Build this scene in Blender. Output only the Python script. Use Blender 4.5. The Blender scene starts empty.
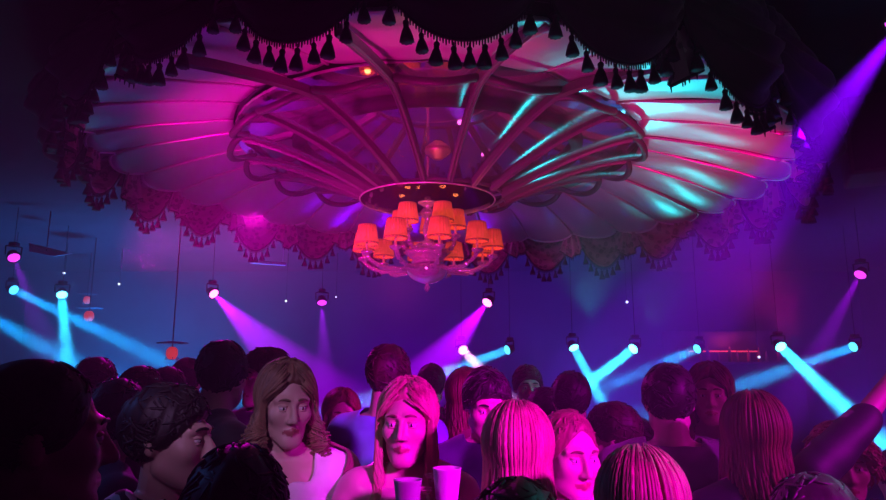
import bpy, bmesh, math, random
import numpy as np
from math import sin, cos, pi, radians as R
from mathutils import Vector, Matrix, Euler, Quaternion

random.seed(7)
rng = np.random.RandomState(11)
S = bpy.context.scene
COL = S.collection

# ------------------------------------------------------------------ camera
F = 660.0
PITCH = R(10.1)
CZ = 1.78
cam_data = bpy.data.cameras.new('camera')
cam_data.sensor_width = 36.0
cam_data.lens = 36.0 * F / 886.0
cam_data.clip_start = 0.02
cam = bpy.data.objects.new('camera', cam_data)
COL.objects.link(cam)
cam.location = (0, 0, CZ)
cam.rotation_euler = (R(90) + PITCH, 0, 0)
S.camera = cam

def ray(px, py):
    u = (px - 443) / F; v = (250 - py) / F
    return Vector((u, cos(PITCH) - v * sin(PITCH), sin(PITCH) + v * cos(PITCH)))
def at_y(px, py, y):
    r = ray(px, py)
    return Vector((0, 0, CZ)) + r * (y / r.y)

# ------------------------------------------------------------------ haze, exposure
S.view_settings.view_transform = 'Standard'
S.view_settings.look = 'None'
S.view_settings.gamma = 1.0
S.view_settings.exposure = 0.0
S.view_settings.use_curve_mapping = False
S.cycles.use_denoising = True
S.cycles.max_bounces = 8
S.cycles.transparent_max_bounces = 12
S.cycles.volume_bounces = 0
S.cycles.sample_clamp_indirect = 3.0
HAZE = 0.030
world = bpy.data.worlds.new('haze_air')
S.world = world
world.use_nodes = True
wn = world.node_tree
for n in list(wn.nodes): wn.nodes.remove(n)
wo = wn.nodes.new('ShaderNodeOutputWorld')
wb = wn.nodes.new('ShaderNodeBackground')
wb.inputs['Color'].default_value = (0.004, 0.004, 0.02, 1)
wb.inputs['Strength'].default_value = 1.0
wv = wn.nodes.new('ShaderNodeVolumeScatter')
wv.inputs['Color'].default_value = (1, 1, 1, 1)
wv.inputs['Density'].default_value = HAZE
wv.inputs['Anisotropy'].default_value = 0.25
wn.links.new(wb.outputs[0], wo.inputs['Surface'])
wn.links.new(wv.outputs[0], wo.inputs['Volume'])
try:
    world.cycles.homogeneous_volume = True
    world.cycles.volume_sampling = 'EQUIANGULAR'
except Exception:
    pass

# ------------------------------------------------------------------ lights
def spot(name, loc, target, col, power, size, blend=0.35, soft=0.04, parent=None):
    l = bpy.data.lights.new(name, 'SPOT')
    l.energy = power; l.color = col
    l.spot_size = R(size); l.spot_blend = blend; l.shadow_soft_size = soft
    o = bpy.data.objects.new(name, l)
    COL.objects.link(o)
    o.location = loc
    o.rotation_euler = (Vector(target) - Vector(loc)).to_track_quat('-Z', 'Y').to_euler()
    return o
MAG = (1.0, 0.0, 0.45); PINK = (1.0, 0.05, 0.4); CYAN = (0.02, 0.5, 1.0)
TEAL = (0.02, 0.75, 0.8); BLUE = (0.03, 0.12, 1.0); INDIGO = (0.16, 0.0, 1.0); VIOLET = (0.35, 0.0, 1.0)
# crowd lights of the dance floor (hung behind and above the camera)
spot('crowd_spot', (1.9, -0.7, 2.55), (0.19, 2.2, 1.5), (0.85, 0.0, 0.95), 1500, 19, 0.7, 0.1)
spot('crowd_spot', (3.2, -0.3, 2.95), (0.5, 2.6, 1.5), (0.85, 0.0, 0.95), 700, 16, 0.7, 0.1)
spot('crowd_spot', (4.4, 0.6, 2.9), (1.2, 2.7, 1.5), (0.9, 0.0, 0.75), 240, 24, 0.8, 0.1)
spot('crowd_spot', (-2.2, 7.5, 3.5), (-1.0, 3.0, 1.5), (0.9, 0.0, 0.75), 420, 44, 0.8, 0.1)
spot('crowd_spot', (2.4, 8.0, 3.5), (0.9, 3.4, 1.5), (0.9, 0.0, 0.7), 420, 44, 0.8, 0.1)
spot('crowd_spot', (-0.9, -0.8, 3.2), (-0.50, 2.2, 1.55), (0.75, 0.38, 1.0), 150, 13, 0.8, 0.12)
spot('crowd_spot', (3.2, 2.7, 3.4), (0.62, 1.42, 1.5), TEAL, 110, 14, 0.7, 0.1)
spot('crowd_spot', (2.9, 3.0, 2.9), (0.55, 4.1, 1.68), TEAL, 110, 14, 0.7, 0.1)
spot('crowd_spot', (-3.2, 2.2, 3.1), (-0.45, 1.5, 1.5), (0.1, 0.25, 1.0), 40, 40, 0.8, 0.1)
# uplights for the canopy
spot('canopy_uplight', (-2.1, 4.3, 2.45), (-1.1, 5.8, 3.75), (1.0, 0.0, 0.50), 430, 92, 0.8, 0.15)
spot('canopy_uplight', (-0.6, 3.7, 2.4), (-0.2, 4.3, 3.75), (1.0, 0.0, 0.36), 170, 100, 0.8, 0.15)
spot('canopy_uplight', (2.6, 8.2, 2.3), (2.0, 5.8, 3.75), TEAL, 30, 56, 0.8, 0.15)
spot('canopy_uplight', (2.3, 4.3, 2.0), (1.75, 5.4, 3.7), (1.0, 0.0, 0.24), 300, 74, 0.8, 0.15)
spot('canopy_uplight', (-4.3, 7.4, 2.5), (-2.5, 4.9, 3.7), TEAL, 9, 46, 0.8, 0.15)
spot('swag_fill_light', (1.0, -0.8, 2.5), (1.8, 3.0, 3.7), (0.75, 0.85, 1.0), 14, 60, 0.8, 0.2)  # added dim fill, brings out the folds of the near swags
spot('canopy_uplight', (1.7, 7.6, 2.4), (1.0, 4.0, 3.8), TEAL, 130, 40, 0.8, 0.12)
spot('canopy_uplight', (-0.3, 3.9, 2.2), (-0.2, 8.2, 3.45), (1.0, 0.03, 0.60), 120, 62, 0.8, 0.12)
# unseen spots added behind the crowd to fill the haze with blue
spot('haze_fill_light', (-5.2, 11.5, 0.3), (-5.6, 12.5, 4.0), (0.0, 0.24, 1.0), 2600, 150, 1.0, 0.3)
spot('haze_fill_light', (-1.0, 12.0, 0.3), (-1.0, 13.0, 4.0), (0.16, 0.0, 1.0), 1000, 150, 1.0, 0.3)
spot('haze_fill_light', (3.0, 12.0, 0.3), (3.0, 13.0, 4.0), (0.05, 0.06, 1.0), 1250, 150, 1.0, 0.3)
spot('haze_fill_light', (7.0, 11.0, 0.3), (7.0, 12.0, 4.0), (0.14, 0.02, 1.0), 800, 150, 1.0, 0.3)

# ------------------------------------------------------------------ helpers
def tag(o, label=None, cat=None, group=None, kind=None):
    if label: o['label'] = label
    if cat: o['category'] = cat
    if group: o['group'] = group
    if kind: o['kind'] = kind
    return o
def empty(name, loc=(0, 0, 0), rz=0.0, label=None, cat=None, group=None):
    o = bpy.data.objects.new(name, None)
    COL.objects.link(o)
    o.location = loc; o.rotation_euler = (0, 0, rz)
    o.empty_display_size = 0.1
    return tag(o, label, cat, group)
class MB:
    """Collects shapes; build() links them as one mesh object."""
    def __init__(s): s.v = []; s.f = []; s.m = []
    def add(s, v, f, mi=0):
        n = len(s.v)
        s.v += [tuple(map(float, p)) for p in v]
        s.f += [tuple(i + n for i in q) for q in f]
        s.m += [mi] * len(f)
        return s
    def box(s, c, d, rot=None, mi=0, bev=0.0):
        bm = bmesh.new(); bmesh.ops.create_cube(bm, size=1.0)
        bmesh.ops.scale(bm, vec=d, verts=bm.verts)
        if bev: bmesh.ops.bevel(bm, geom=bm.edges[:], offset=bev, segments=2, affect='EDGES', profile=0.6)
        M = (rot.to_matrix().to_4x4() if rot is not None else Matrix())
        M = Matrix.Translation(c) @ M
        bm.verts.ensure_lookup_table()
        s.add([M @ v.co for v in bm.verts], [[v.index for v in f.verts] for f in bm.faces], mi)
        bm.free(); return s
    def lathe(s, prof, seg=24, M=None, mi=0, wob=None):
        v = []; f = []; n = len(prof)
        for (r, z) in prof:
            for k in range(seg):
                a = 2 * pi * k / seg
                rr = r * (wob(a) if wob else 1)
                p = Vector((rr * cos(a), rr * sin(a), z))
                v.append(M @ p if M else p)
        for i in range(n - 1):
            for k in range(seg):
                k2 = (k + 1) % seg
                f.append((i * seg + k, i * seg + k2, (i + 1) * seg + k2, (i + 1) * seg + k))
        ring = prof[0] == prof[-1]
        if prof[0][0] > 1e-5 and not ring: f.append(tuple(range(seg))[::-1])
        if prof[-1][0] > 1e-5 and not ring: f.append(tuple((n - 1) * seg + k for k in range(seg)))
        return s.add(v, f, mi)
    def tube(s, pts, rad, seg=8, mi=0, closed=False, flat=1.0):
        pts = [Vector(p) for p in pts]; n = len(pts); v = []; f = []
        rads = rad if hasattr(rad, '__len__') else [rad] * n
        up = Vector((0, 0, 1)); prev = None
        for i, p in enumerate(pts):
            if closed: t = pts[(i + 1) % n] - pts[i - 1]
            else: t = pts[min(i + 1, n - 1)] - pts[max(i - 1, 0)]
            if t.length < 1e-9: t = Vector((0, 0, 1))
            t.normalize()
            if prev is None:
                a = up if abs(t.dot(up)) < 0.9 else Vector((1, 0, 0))
                u = t.cross(a).normalized()
            else:
                u = prev - t * prev.dot(t)
                u = u.normalized() if u.length > 1e-6 else t.orthogonal().normalized()
            prev = u; w = t.cross(u)
            for k in range(seg):
                a = 2 * pi * k / seg
                v.append(p + (u * cos(a) * flat + w * sin(a)) * rads[i])
        m = n if closed else n - 1
        for i in range(m):
            i2 = (i + 1) % n
            for k in range(seg):
                k2 = (k + 1) % seg
                f.append((i * seg + k, i * seg + k2, i2 * seg + k2, i2 * seg + k))
        if not closed:
            f.append(tuple(range(seg))[::-1]); f.append(tuple((n - 1) * seg + k for k in range(seg)))
        return s.add(v, f, mi)
    def ellipsoid(s, c, r, rot=None, nu=18, nv=12, mi=0):
        v = []; f = []
        M = rot.to_matrix() if rot is not None else Matrix.Identity(3)
        c = Vector(c)
        v.append(c + M @ Vector((0, 0, -r[2])))
        for i in range(1, nv):
            t = -pi / 2 + pi * i / nv
            for k in range(nu):
                a = 2 * pi * k / nu
                v.append(c + M @ Vector((r[0] * cos(t) * cos(a), r[1] * cos(t) * sin(a), r[2] * sin(t))))
        v.append(c + M @ Vector((0, 0, r[2])))
        for k in range(nu): f.append((0, 1 + (k + 1) % nu, 1 + k))
        for i in range(nv - 2):
            for k in range(nu):
                k2 = (k + 1) % nu
                f.append((1 + i * nu + k, 1 + i * nu + k2, 1 + (i + 1) * nu + k2, 1 + (i + 1) * nu + k))
        l = len(v) - 1; b = 1 + (nv - 2) * nu
        for k in range(nu): f.append((l, b + k, b + (k + 1) % nu))
        return s.add(v, f, mi)
    def capsule(s, p0, p1, r0, r1, seg=14, mi=0):
        p0 = Vector(p0); p1 = Vector(p1); d = p1 - p0; L = d.length
        M = Matrix.Translation(p0) @ (d.to_track_quat('Z', 'Y').to_matrix().to_4x4() if L > 1e-6 else Matrix())
        prof = [(0, -r0)]
        for i in range(1, 5): a = -pi / 2 + pi / 2 * i / 4; prof.append((r0 * cos(a), r0 * sin(a)))
        for i in range(0, 4): a = pi / 2 * i / 4; prof.append((r1 * cos(a), L + r1 * sin(a)))
        prof.append((0, L + r1))
        v = []; f = []; rings = []
        for (r, z) in prof:
            if r < 1e-6: rings.append([len(v)]); v.append(M @ Vector((0, 0, z)))
            else:
                b = len(v); rings.append(list(range(b, b + seg)))
                for k in range(seg):
                    a = 2 * pi * k / seg; v.append(M @ Vector((r * cos(a), r * sin(a), z)))
        for A, B in zip(rings, rings[1:]):
            for k in range(seg):
                k2 = (k + 1) % seg
                if len(A) == 1: f.append((A[0], B[k2], B[k]))
                elif len(B) == 1: f.append((A[k], A[k2], B[0]))
                else: f.append((A[k], A[k2], B[k2], B[k]))
        return s.add(v, f, mi)
    def grid(s, P, mi=0, closed_u=False):
        nu = len(P); nv = len(P[0]); f = []
        v = [p for row in P for p in row]
        for i in range(nu if closed_u else nu - 1):
            i2 = (i + 1) % nu
            for j in range(nv - 1):
                f.append((i * nv + j, i2 * nv + j, i2 * nv + j + 1, i * nv + j + 1))
        return s.add(v, f, mi)
    def mesh(s, name, mats, smooth=True):
        me = bpy.data.meshes.new(name)
        me.from_pydata(s.v, [], s.f)
        for m in (mats if isinstance(mats, (list, tuple)) else [mats]): me.materials.append(m)
        me.polygons.foreach_set('material_index', s.m)
        me.polygons.foreach_set('use_smooth', [smooth] * len(s.f))
        me.update()
        return me
    def build(s, name, mats, parent=None, smooth=True, loc=None, rot=None):
        o = bpy.data.objects.new(name, s.mesh(name, mats, smooth))
        COL.objects.link(o)
        if parent is not None: o.parent = parent
        if loc is not None: o.location = loc
        if rot is not None: o.rotation_euler = rot
        return o
def dup(o, parent=None, loc=None, rot=None):
    c = o.copy(); COL.objects.link(c)
    c.parent = parent
    if loc is not None: c.location = loc
    if rot is not None: c.rotation_euler = rot
    return c
def dup_tree(o, parent=None):
    c = dup(o, parent)
    for ch in list(o.children): dup_tree(ch, c)
    return c
def solidify(o, t, off=0, mo=0):
    m = o.modifiers.new('thickness', 'SOLIDIFY'); m.thickness = t; m.offset = off
    m.material_offset = mo; m.use_rim = True
    return o

# ------------------------------------------------------------------ materials
def mat(name, col, rough=0.5, metal=0.0, emit=None, es=0.0, trans=0.0, coat=0.0, sheen=0.0, alpha=1.0):
    m = bpy.data.materials.new(name); m.use_nodes = True
    b = m.node_tree.nodes['Principled BSDF']
    b.inputs['Base Color'].default_value = (*col, 1)
    b.inputs['Roughness'].default_value = rough
    b.inputs['Metallic'].default_value = metal
    b.inputs['Transmission Weight'].default_value = trans
    b.inputs['Coat Weight'].default_value = coat
    b.inputs['Sheen Weight'].default_value = sheen
    b.inputs['Alpha'].default_value = alpha
    if emit:
        b.inputs['Emission Color'].default_value = (*emit, 1)
        b.inputs['Emission Strength'].default_value = es
    return m
def nodes(m): return m.node_tree.nodes, m.node_tree.links, m.node_tree.nodes['Principled BSDF']
def bump(m, kind='noise', scale=20, strength=0.3, dist=0.02, stretch=(1, 1, 1), detail=3):
    N, L, b = nodes(m)
    tc = N.new('ShaderNodeTexCoord'); mp = N.new('ShaderNodeMapping')
    mp.inputs['Scale'].default_value = stretch
    t = N.new('ShaderNodeTexNoise'); t.inputs['Scale'].default_value = scale; t.inputs['Detail'].default_value = detail
    bp = N.new('ShaderNodeBump'); bp.inputs['Strength'].default_value = strength; bp.inputs['Distance'].default_value = dist
    L.new(tc.outputs['Object'], mp.inputs['Vector']); L.new(mp.outputs[0], t.inputs['Vector'])
    L.new(t.outputs['Fac'], bp.inputs['Height']); L.new(bp.outputs[0], b.inputs['Normal'])
    return m
def mottled(name, c1, c2, scale=4, rough=0.6, stretch=(1, 1, 1), metal=0, bs=0.2, sheen=0.0):
    m = mat(name, c1, rough, metal, sheen=sheen); N, L, b = nodes(m)
    tc = N.new('ShaderNodeTexCoord'); mp = N.new('ShaderNodeMapping'); mp.inputs['Scale'].default_value = stretch
    t = N.new('ShaderNodeTexNoise'); t.inputs['Scale'].default_value = scale; t.inputs['Detail'].default_value = 5
    r = N.new('ShaderNodeValToRGB'); r.color_ramp.elements[0].color = (*c1, 1); r.color_ramp.elements[1].color = (*c2, 1)
    r.color_ramp.elements[0].position = 0.35; r.color_ramp.elements[1].position = 0.65
    bp = N.new('ShaderNodeBump'); bp.inputs['Strength'].default_value = bs; bp.inputs['Distance'].default_value = 0.01
    L.new(tc.outputs['Object'], mp.inputs['Vector']); L.new(mp.outputs[0], t.inputs['Vector'])
    L.new(t.outputs['Fac'], r.inputs['Fac']); L.new(r.outputs[0], b.inputs['Base Color'])
    L.new(t.outputs['Fac'], bp.inputs['Height']); L.new(bp.outputs[0], b.inputs['Normal'])
    return m
def leopard(name, base, spot_c, scale=14):
    m = mat(name, base, 0.55, sheen=0.3); N, L, b = nodes(m)
    tc = N.new('ShaderNodeTexCoord')
    v = N.new('ShaderNodeTexVoronoi'); v.inputs['Scale'].default_value = scale
    n = N.new('ShaderNodeTexNoise'); n.inputs['Scale'].default_value = scale * 1.4
    mx = N.new('ShaderNodeMath'); mx.operation = 'ADD'
    ml = N.new('ShaderNodeMath'); ml.operation = 'MULTIPLY'; ml.inputs[1].default_value = 0.5
    r = N.new('ShaderNodeValToRGB'); e = r.color_ramp.elements
    e[0].position = 0.36; e[0].color = (*[c * .55 for c in base], 1); e[1].position = 0.72; e[1].color = (*base, 1)
    a = e.new(0.44); a.color = (*spot_c, 1); c = e.new(0.6); c.color = (*spot_c, 1)
    L.new(tc.outputs['Object'], v.inputs['Vector']); L.new(tc.outputs['Object'], n.inputs['Vector'])
    L.new(n.outputs['Fac'], ml.inputs[0]); L.new(v.outputs['Distance'], mx.inputs[0]); L.new(ml.outputs[0], mx.inputs[1])
    L.new(mx.outputs[0], r.inputs['Fac']); L.new(r.outputs[0], b.inputs['Base Color'])
    return m
M = {}
M['black'] = mat('black_metal', (0.012, 0.012, 0.015), 0.4, 0.3)
M['wall'] = mottled('dark_wall', (0.015, 0.015, 0.03), (0.03, 0.03, 0.05), 1.5, 0.7)
M['ceil'] = mottled('dark_ceiling', (0.008, 0.008, 0.014), (0.016, 0.016, 0.025), 2, 0.8)
M['floor'] = mottled('dark_floor', (0.02, 0.018, 0.02), (0.04, 0.035, 0.04), 3, 0.3)
M['satin'] = bump(mat('silver_satin', (0.60, 0.56, 0.58), 0.36, 0.6), scale=3.0, strength=0.25, dist=0.03, detail=4)
M['cord'] = mat('silver_cord', (0.6, 0.52, 0.55), 0.35, 0.6)
M['rib'] = mat('ribbed_metal', (0.13, 0.11, 0.13), 0.42, 0.5)
M['velvet'] = bump(mat('black_velvet', (0.028, 0.022, 0.028), 0.75, 0, sheen=0.25), scale=9, strength=0.2)
M['leopard'] = leopard('leopard_lining', (0.30, 0.16, 0.24), (0.10, 0.05, 0.09))
M['fringe'] = mat('black_fringe', (0.014, 0.010, 0.016), 0.7)
M['mirror'] = bump(mat('ceiling_mirror', (0.70, 0.66, 0.70), 0.04, 0.9), scale=1.6, strength=0.03, dist=0.02, detail=1)
M['darkband'] = mat('dark_band', (0.008, 0.006, 0.01), 0.8, 0)
M['trimdark'] = mat('dark_trim', (0.03, 0.018, 0.03), 0.6, 0)
M['glass'] = mat('clear_glass', (0.92, 0.88, 0.94), 0.06, 0.0, trans=0.85)
M['glassarm'] = mat('arm_glass', (0.92, 0.82, 0.88), 0.06, 0.25, trans=0.65)
M['bulb'] = mat('bulb', (1, 0.6, 0.3), 0.5, emit=(1, 0.35, 0.1), es=2)

m_ = bpy.data.materials.new('disc_glass'); m_.use_nodes = True      # thin clear pane
N = m_.node_tree.nodes; L = m_.node_tree.links
gl = N.new('ShaderNodeBsdfGlossy'); gl.inputs['Roughness'].default_value = 0.05; gl.inputs['Color'].default_value = (0.9, 0.85, 0.9, 1)
tr = N.new('ShaderNodeBsdfTransparent'); tr.inputs[0].default_value = (0.9, 0.86, 0.92, 1)
fr = N.new('ShaderNodeFresnel'); fr.inputs['IOR'].default_value = 1.06
ms = N.new('ShaderNodeMixShader')
L.new(fr.outputs[0], ms.inputs['Fac']); L.new(tr.outputs[0], ms.inputs[1]); L.new(gl.outputs[0], ms.inputs[2]); L.new(ms.outputs[0], N['Material Output'].inputs['Surface'])
M['discglass'] = m_

# ------------------------------------------------------------------ room
def plane_box(name, c, d, m):
    o = MB().box(c, d).build(name, m, smooth=False); o['kind'] = 'structure'; return o
plane_box('floor', (0, 5.5, -0.05), (19.2, 19.2, 0.1), M['floor'])
plane_box('ceiling', (0, 5.5, 4.0), (19.2, 19.2, 0.1), M['ceil'])
plane_box('wall_back', (0, 15.05, 2), (19.2, 0.1, 3.9), M['wall'])
plane_box('wall_left', (-9.55, 5.5, 2), (0.1, 19.0, 3.9), M['wall'])
plane_box('wall_right', (9.55, 5.5, 2), (0.1, 19.0, 3.9), M['wall'])
plane_box('wall_front', (0, -4.05, 2), (19.2, 0.1, 3.9), M['wall'])

# ------------------------------------------------------------------ canopy of satin petals
AX, AY = -0.05, 6.05
def cyl(a, r, z):           # a measured from the side facing the viewer
    return Vector((r * sin(a), -r * cos(a), z))
canopy = empty('ceiling_canopy', (AX, AY, 0), 0,
               'huge round ceiling canopy of scalloped silvery satin petals, lit magenta and teal', 'canopy')
NP = 30; R_IN, R_OUT = 1.87, 3.00
def petal_pt(a, t, u, h):
    ang = a + h * u
    ro = R_OUT + 0.13 * math.sqrt(max(0, 1 - u * u)) - 0.07
    r = R_IN + (ro - R_IN) * t
    z = 3.845 - 0.27 * t ** 1.25
    B = (0.015 + 0.085 * t) * (1 - abs(u) ** 2.2)
    # rounded outer end: the bulge tucks up towards the lip
    B *= 1 - 0.35 * max(0, (t - 0.82) / 0.18) ** 2
    x = r * sin(ang)
    return cyl(ang, r, z - B - 0.042 * x)
for k in range(NP):
    a = 2 * pi * k / NP + pi / NP
    h = pi / NP * 1.0
    tw = 0.012 * math.sin(k * 2.4)
    P = []
    for i in range(19):
        t = i / 18
        P.append([petal_pt(a, t, -1 + 2 * j / 16, h) + Vector((0, 0, tw * (-1 + 2 * j / 16) + 0.006 * sin(9 * t + k) * sin(5 * j / 16 + k))) for j in range(17)])
    pnl = MB().grid(P).build('petal_panel', M['satin'], canopy)
    solidify(pnl, 0.012, 1)
    e = MB().tube([p + Vector((0, 0, -0.004)) for p in P[-1]], 0.012, 6)
    e.build('edge_cord', M['cord'], pnl)
    s = MB().tube([P[i][0] + Vector((0, 0, -0.008)) for i in range(19)], [0.012 + 0.010 * i / 18 for i in range(19)], 7)
    s.build('seam_cord', M['cord'], pnl)
# lip that carries petals and swags
MB().tube([cyl(2 * pi * k / 90, 3.03, 3.66 - 0.042 * 3.03 * sin(2 * pi * k / 90)) for k in range(90)], 0.03, 8, closed=True).build('rim_hoop', M['black'], canopy)

# ------------------------------------------------------------------ ribbed inner bowl
bowl = empty('ribbed_bowl', (AX, AY, 0), 0,
             'inner bowl of arched metal ribs and clear dark-edged lobes hanging under the mirror', 'ceiling ornament')
sheer = bpy.data.materials.new('sheer_lobe'); sheer.use_nodes = True
N = sheer.node_tree.nodes; L = sheer.node_tree.links
pb = N['Principled BSDF']; pb.inputs['Base Color'].default_value = (0.20, 0.14, 0.20, 1)
pb.inputs['Roughness'].default_value = 0.22; pb.inputs['Metallic'].default_value = 0.6
tr = N.new('ShaderNodeBsdfTransparent'); tr.inputs[0].default_value = (0.9, 0.82, 0.92, 1)
ms = N.new('ShaderNodeMixShader'); lw = N.new('ShaderNodeLayerWeight'); lw.inputs['Blend'].default_value = 0.35
mr = N.new('ShaderNodeMapRange'); mr.inputs['To Min'].default_value = 0.10; mr.inputs['To Max'].default_value = 0.95; mr.inputs['From Min'].default_value = 0.40; mr.inputs['From Max'].default_value = 0.85
L.new(lw.outputs['Facing'], mr.inputs['Value']); L.new(mr.outputs[0], ms.inputs['Fac'])
L.new(tr.outputs[0], ms.inputs[1]); L.new(pb.outputs[0], ms.inputs[2])
L.new(ms.outputs[0], N['Material Output'].inputs['Surface'])
NB = 18; RB0, RB1 = 0.62, 1.79
def bowl_z(t): return 3.375 + 0.395 * (1 - (1 - t) ** 1.5)
def rib_pts(a, far):
    pts = []
    for i in range(15):
        t = i / 14; r = RB0 + (RB1 - RB0) * t
        pts.append(cyl(a, r, bowl_z(t) - 0.035))
    if far:
        for i in range(1, 9):
            t = i / 8; r = RB1 + (2.88 - RB1) * t
            pts.append(cyl(a, r, bowl_z(1) - 0.035 - 0.21 * t ** 1.3))
    return pts
def bar(pts, a, w, hgt):     # rectangular section bar with a grooved face, standing on edge
    side = Vector((cos(a), sin(a), 0)); m = MB(); n = len(pts)
    sec = [(-w, hgt), (-w, -hgt * .7), (-w * .55, -hgt), (-w * .2, -hgt * .72), (w * .2, -hgt * .72), (w * .55, -hgt), (w, -hgt * .7), (w, hgt)]
    v = []
    for i, p in enumerate(pts):
        t = (pts[min(i + 1, n - 1)] - pts[max(i - 1, 0)]).normalized()
        nrm = t.cross(side).normalized()
        if nrm.z < 0: nrm = -nrm
        for (x, z) in sec: v.append(p + side * x + nrm * z)
    f = []; q = len(sec)
    for i in range(n - 1):
        for k in range(q): k2 = (k + 1) % q; f.append((i * q + k, (i + 1) * q + k, (i + 1) * q + k2, i * q + k2))
    f.append(tuple(range(q))); f.append(tuple((n - 1) * q + k for k in range(q))[::-1])
    return m.add(v, f)
for k in range(NB):
    a = 2 * pi * (k + 0.5) / NB
    deg = math.degrees(a); deg = deg - 360 if deg > 180 else deg
    bar(rib_pts(a, abs(deg) < 35), a, 0.024, 0.036).build('rib', M['rib'], bowl, smooth=False)
    am = a + pi / NB; h = pi / NB
    P = []
    for i in range(13):
        t = i / 12; row = []
        for j in range(15):
            u = -1 + 2 * j / 14
            ro = RB1 + 0.16 * math.sqrt(max(0, 1 - u * u)) - 0.05
            r = RB0 + (ro - RB0) * t
            row.append(cyl(am + h * u, r, bowl_z(t) - (0.01 + 0.10 * t) * (1 - u * u)))
        P.append(row)
    lb = MB().grid(P).build('bowl_lobe', sheer, bowl)
    MB().tube(P[-1], 0.030, 8).build('lobe_edge', M['trimdark'], lb)
MB().tube([cyl(2 * pi * k / 60, RB0, 3.36) for k in range(60)], 0.018, 8, closed=True).build('hub_hoop', M['rib'], bowl)

# ------------------------------------------------------------------ mirror above the bowl
mirror = empty('ceiling_mirror', (AX, AY, 0), 0, 'round mirror set in the ceiling above the ribbed bowl, reflecting the chandelier', 'mirror')
MB().lathe([(0, 3.825), (1.86, 3.825), (1.86, 3.85), (0, 3.85)], 64).build('mirror_disc', M['mirror'], mirror, smooth=False)
MB().lathe([(1.25, 3.75), (1.29, 3.74), (1.35, 3.75), (1.36, 3.82), (1.25, 3.82), (1.25, 3.75)], 72).build('mirror_band', M['darkband'], mirror)
MB().lathe([(0, 3.74), (0.05, 3.74), (0.06, 3.76), (0.09, 3.77), (0.095, 3.79), (0.12, 3.80), (0.125, 3.824), (0, 3.824)], 32).build('ceiling_rose', mat('rose_metal', (0.7, 0.4, 0.35), 0.3, 0.7), mirror)

# ------------------------------------------------------------------ swags with tassels
NSW = 24; RS = 3.12
def tassel_mesh():
    m = MB()
    m.tube([(0, 0, 0.0), (0, 0, -0.018)], 0.0035, 6)
    m.ellipsoid((0, 0, -0.028), (0.012, 0.012, 0.012), nu=10, nv=8)
    prof = [(0.0, -0.036), (0.010, -0.036), (0.0085, -0.043), (0.015, -0.058), (0.022, -0.082), (0.026, -0.102), (0.0, -0.100)]
    m.lathe(prof, 18, wob=lambda a: 1 + 0.10 * cos(9 * a))
    return m.mesh('tassel', M['fringe'])
TM = tassel_mesh()
ORD = ['first', 'second', 'third', 'fourth', 'fifth', 'sixth', 'seventh', 'eighth', 'ninth', 'tenth', 'eleventh', 'twelfth', 'thirteenth', 'fourteenth', 'fifteenth', 'sixteenth']
MIDS = sorted([((2 * pi * (k + 10 / 15 - 0.5) / NSW + pi) % (2 * pi) - pi) * 180 / pi for k in range(NSW)])
NEARS = [d for d in MIDS if abs(d) < 62]
FARS = sorted([d for d in MIDS if abs(d) >= 62], key=lambda d: sin(R(d)) if abs(d) > 90 else sin(R(d)) * 1.01)
def swag_label(deg):
    if abs(deg) < 62:
        return 'dark swag with black tassels, %s from the left in the near row along the top' % ORD[min(range(len(NEARS)), key=lambda i: abs(NEARS[i] - deg))]
    return 'dimly lit leopard-lined swag, %s from the left along the far rim of the canopy' % ORD[min(range(len(FARS)), key=lambda i: abs(FARS[i] - deg))]
def swag(k):
    a0 = 2 * pi * (k + 10 / 15 - 1) / NSW; w = 2 * pi / NSW
    am = (a0 + w / 2 + pi) % (2 * pi) - pi
    deg = math.degrees(am); nearness = (1 + cos(am)) / 2
    drop = 0.58 - 0.21 * nearness + 0.02 * sin(k * 3.1)
    if 26 < deg < 40: drop += 0.06
    lab = swag_label(deg)
    sg = empty('swag_drape', (AX, AY, 0), 0, lab, 'drape', 'tasselled swags around the canopy')
    sg['deg'] = deg
    ph = rng.rand() * 6
    P = []
    nu, nv = 28, 26
    def pt(u, v):
        ang = a0 + w * u
        c = (1 - abs(2 * u - 1) ** 2.0) ** 0.85
        zt = 3.94; zb = 3.70 - 0.042 * RS * sin(ang) - drop * c - 0.01
        z = zt + (zb - zt) * v
        f = sin(pi * u)
        r = RS + 0.17 * f ** 0.8 * sin(pi * min(1, v) ** 1.5) + 0.03 * f * v
        r += 0.030 * f ** 0.5 * sin(2 * pi * 4.6 * v + ph + 1.2 * sin(pi * u)) * min(1, v * 2)
        r += 0.010 * sin(u * 40 + ph) * (1 - f) 
        return cyl(ang, r, z)
    for i in range(nu + 1): P.append([pt(i / nu, j / nv) for j in range(nv + 1)])
    cl = MB().grid(P).build('swag_cloth', [M['leopard'], M['velvet']], sg)
    solidify(cl, 0.012, 0, 1)
    edge = [P[i][-1] for i in range(nu + 1)]
    m = MB().tube(edge, 0.011, 6)
    for i in range(0, 57):
        u = (i + 0.5) / 57; p = pt(u, 1.0)
        m.tube([p, p + Vector((0, 0, -0.030 - 0.006 * (i % 3)))], [0.006, 0.003], 4)
    m.build('fringe_trim', M['fringe'], sg)
    nt = 10
    for i in range(nt):
        u = 0.08 + 0.84 * i / (nt - 1)
        t = bpy.data.objects.new('tassel', TM); COL.objects.link(t); t.parent = sg
        t.location = pt(u, 1.0) + Vector((0, 0, -0.018)); t.rotation_euler = (0.05 * sin(i * 5 + k), 0.05 * cos(i * 3 + k), i)
        s = 1.25 + 0.1 * sin(i * 2.3 + k); t.scale = (s, s, s)
    return sg
SW = [swag(k) for k in range(NSW)]
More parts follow.
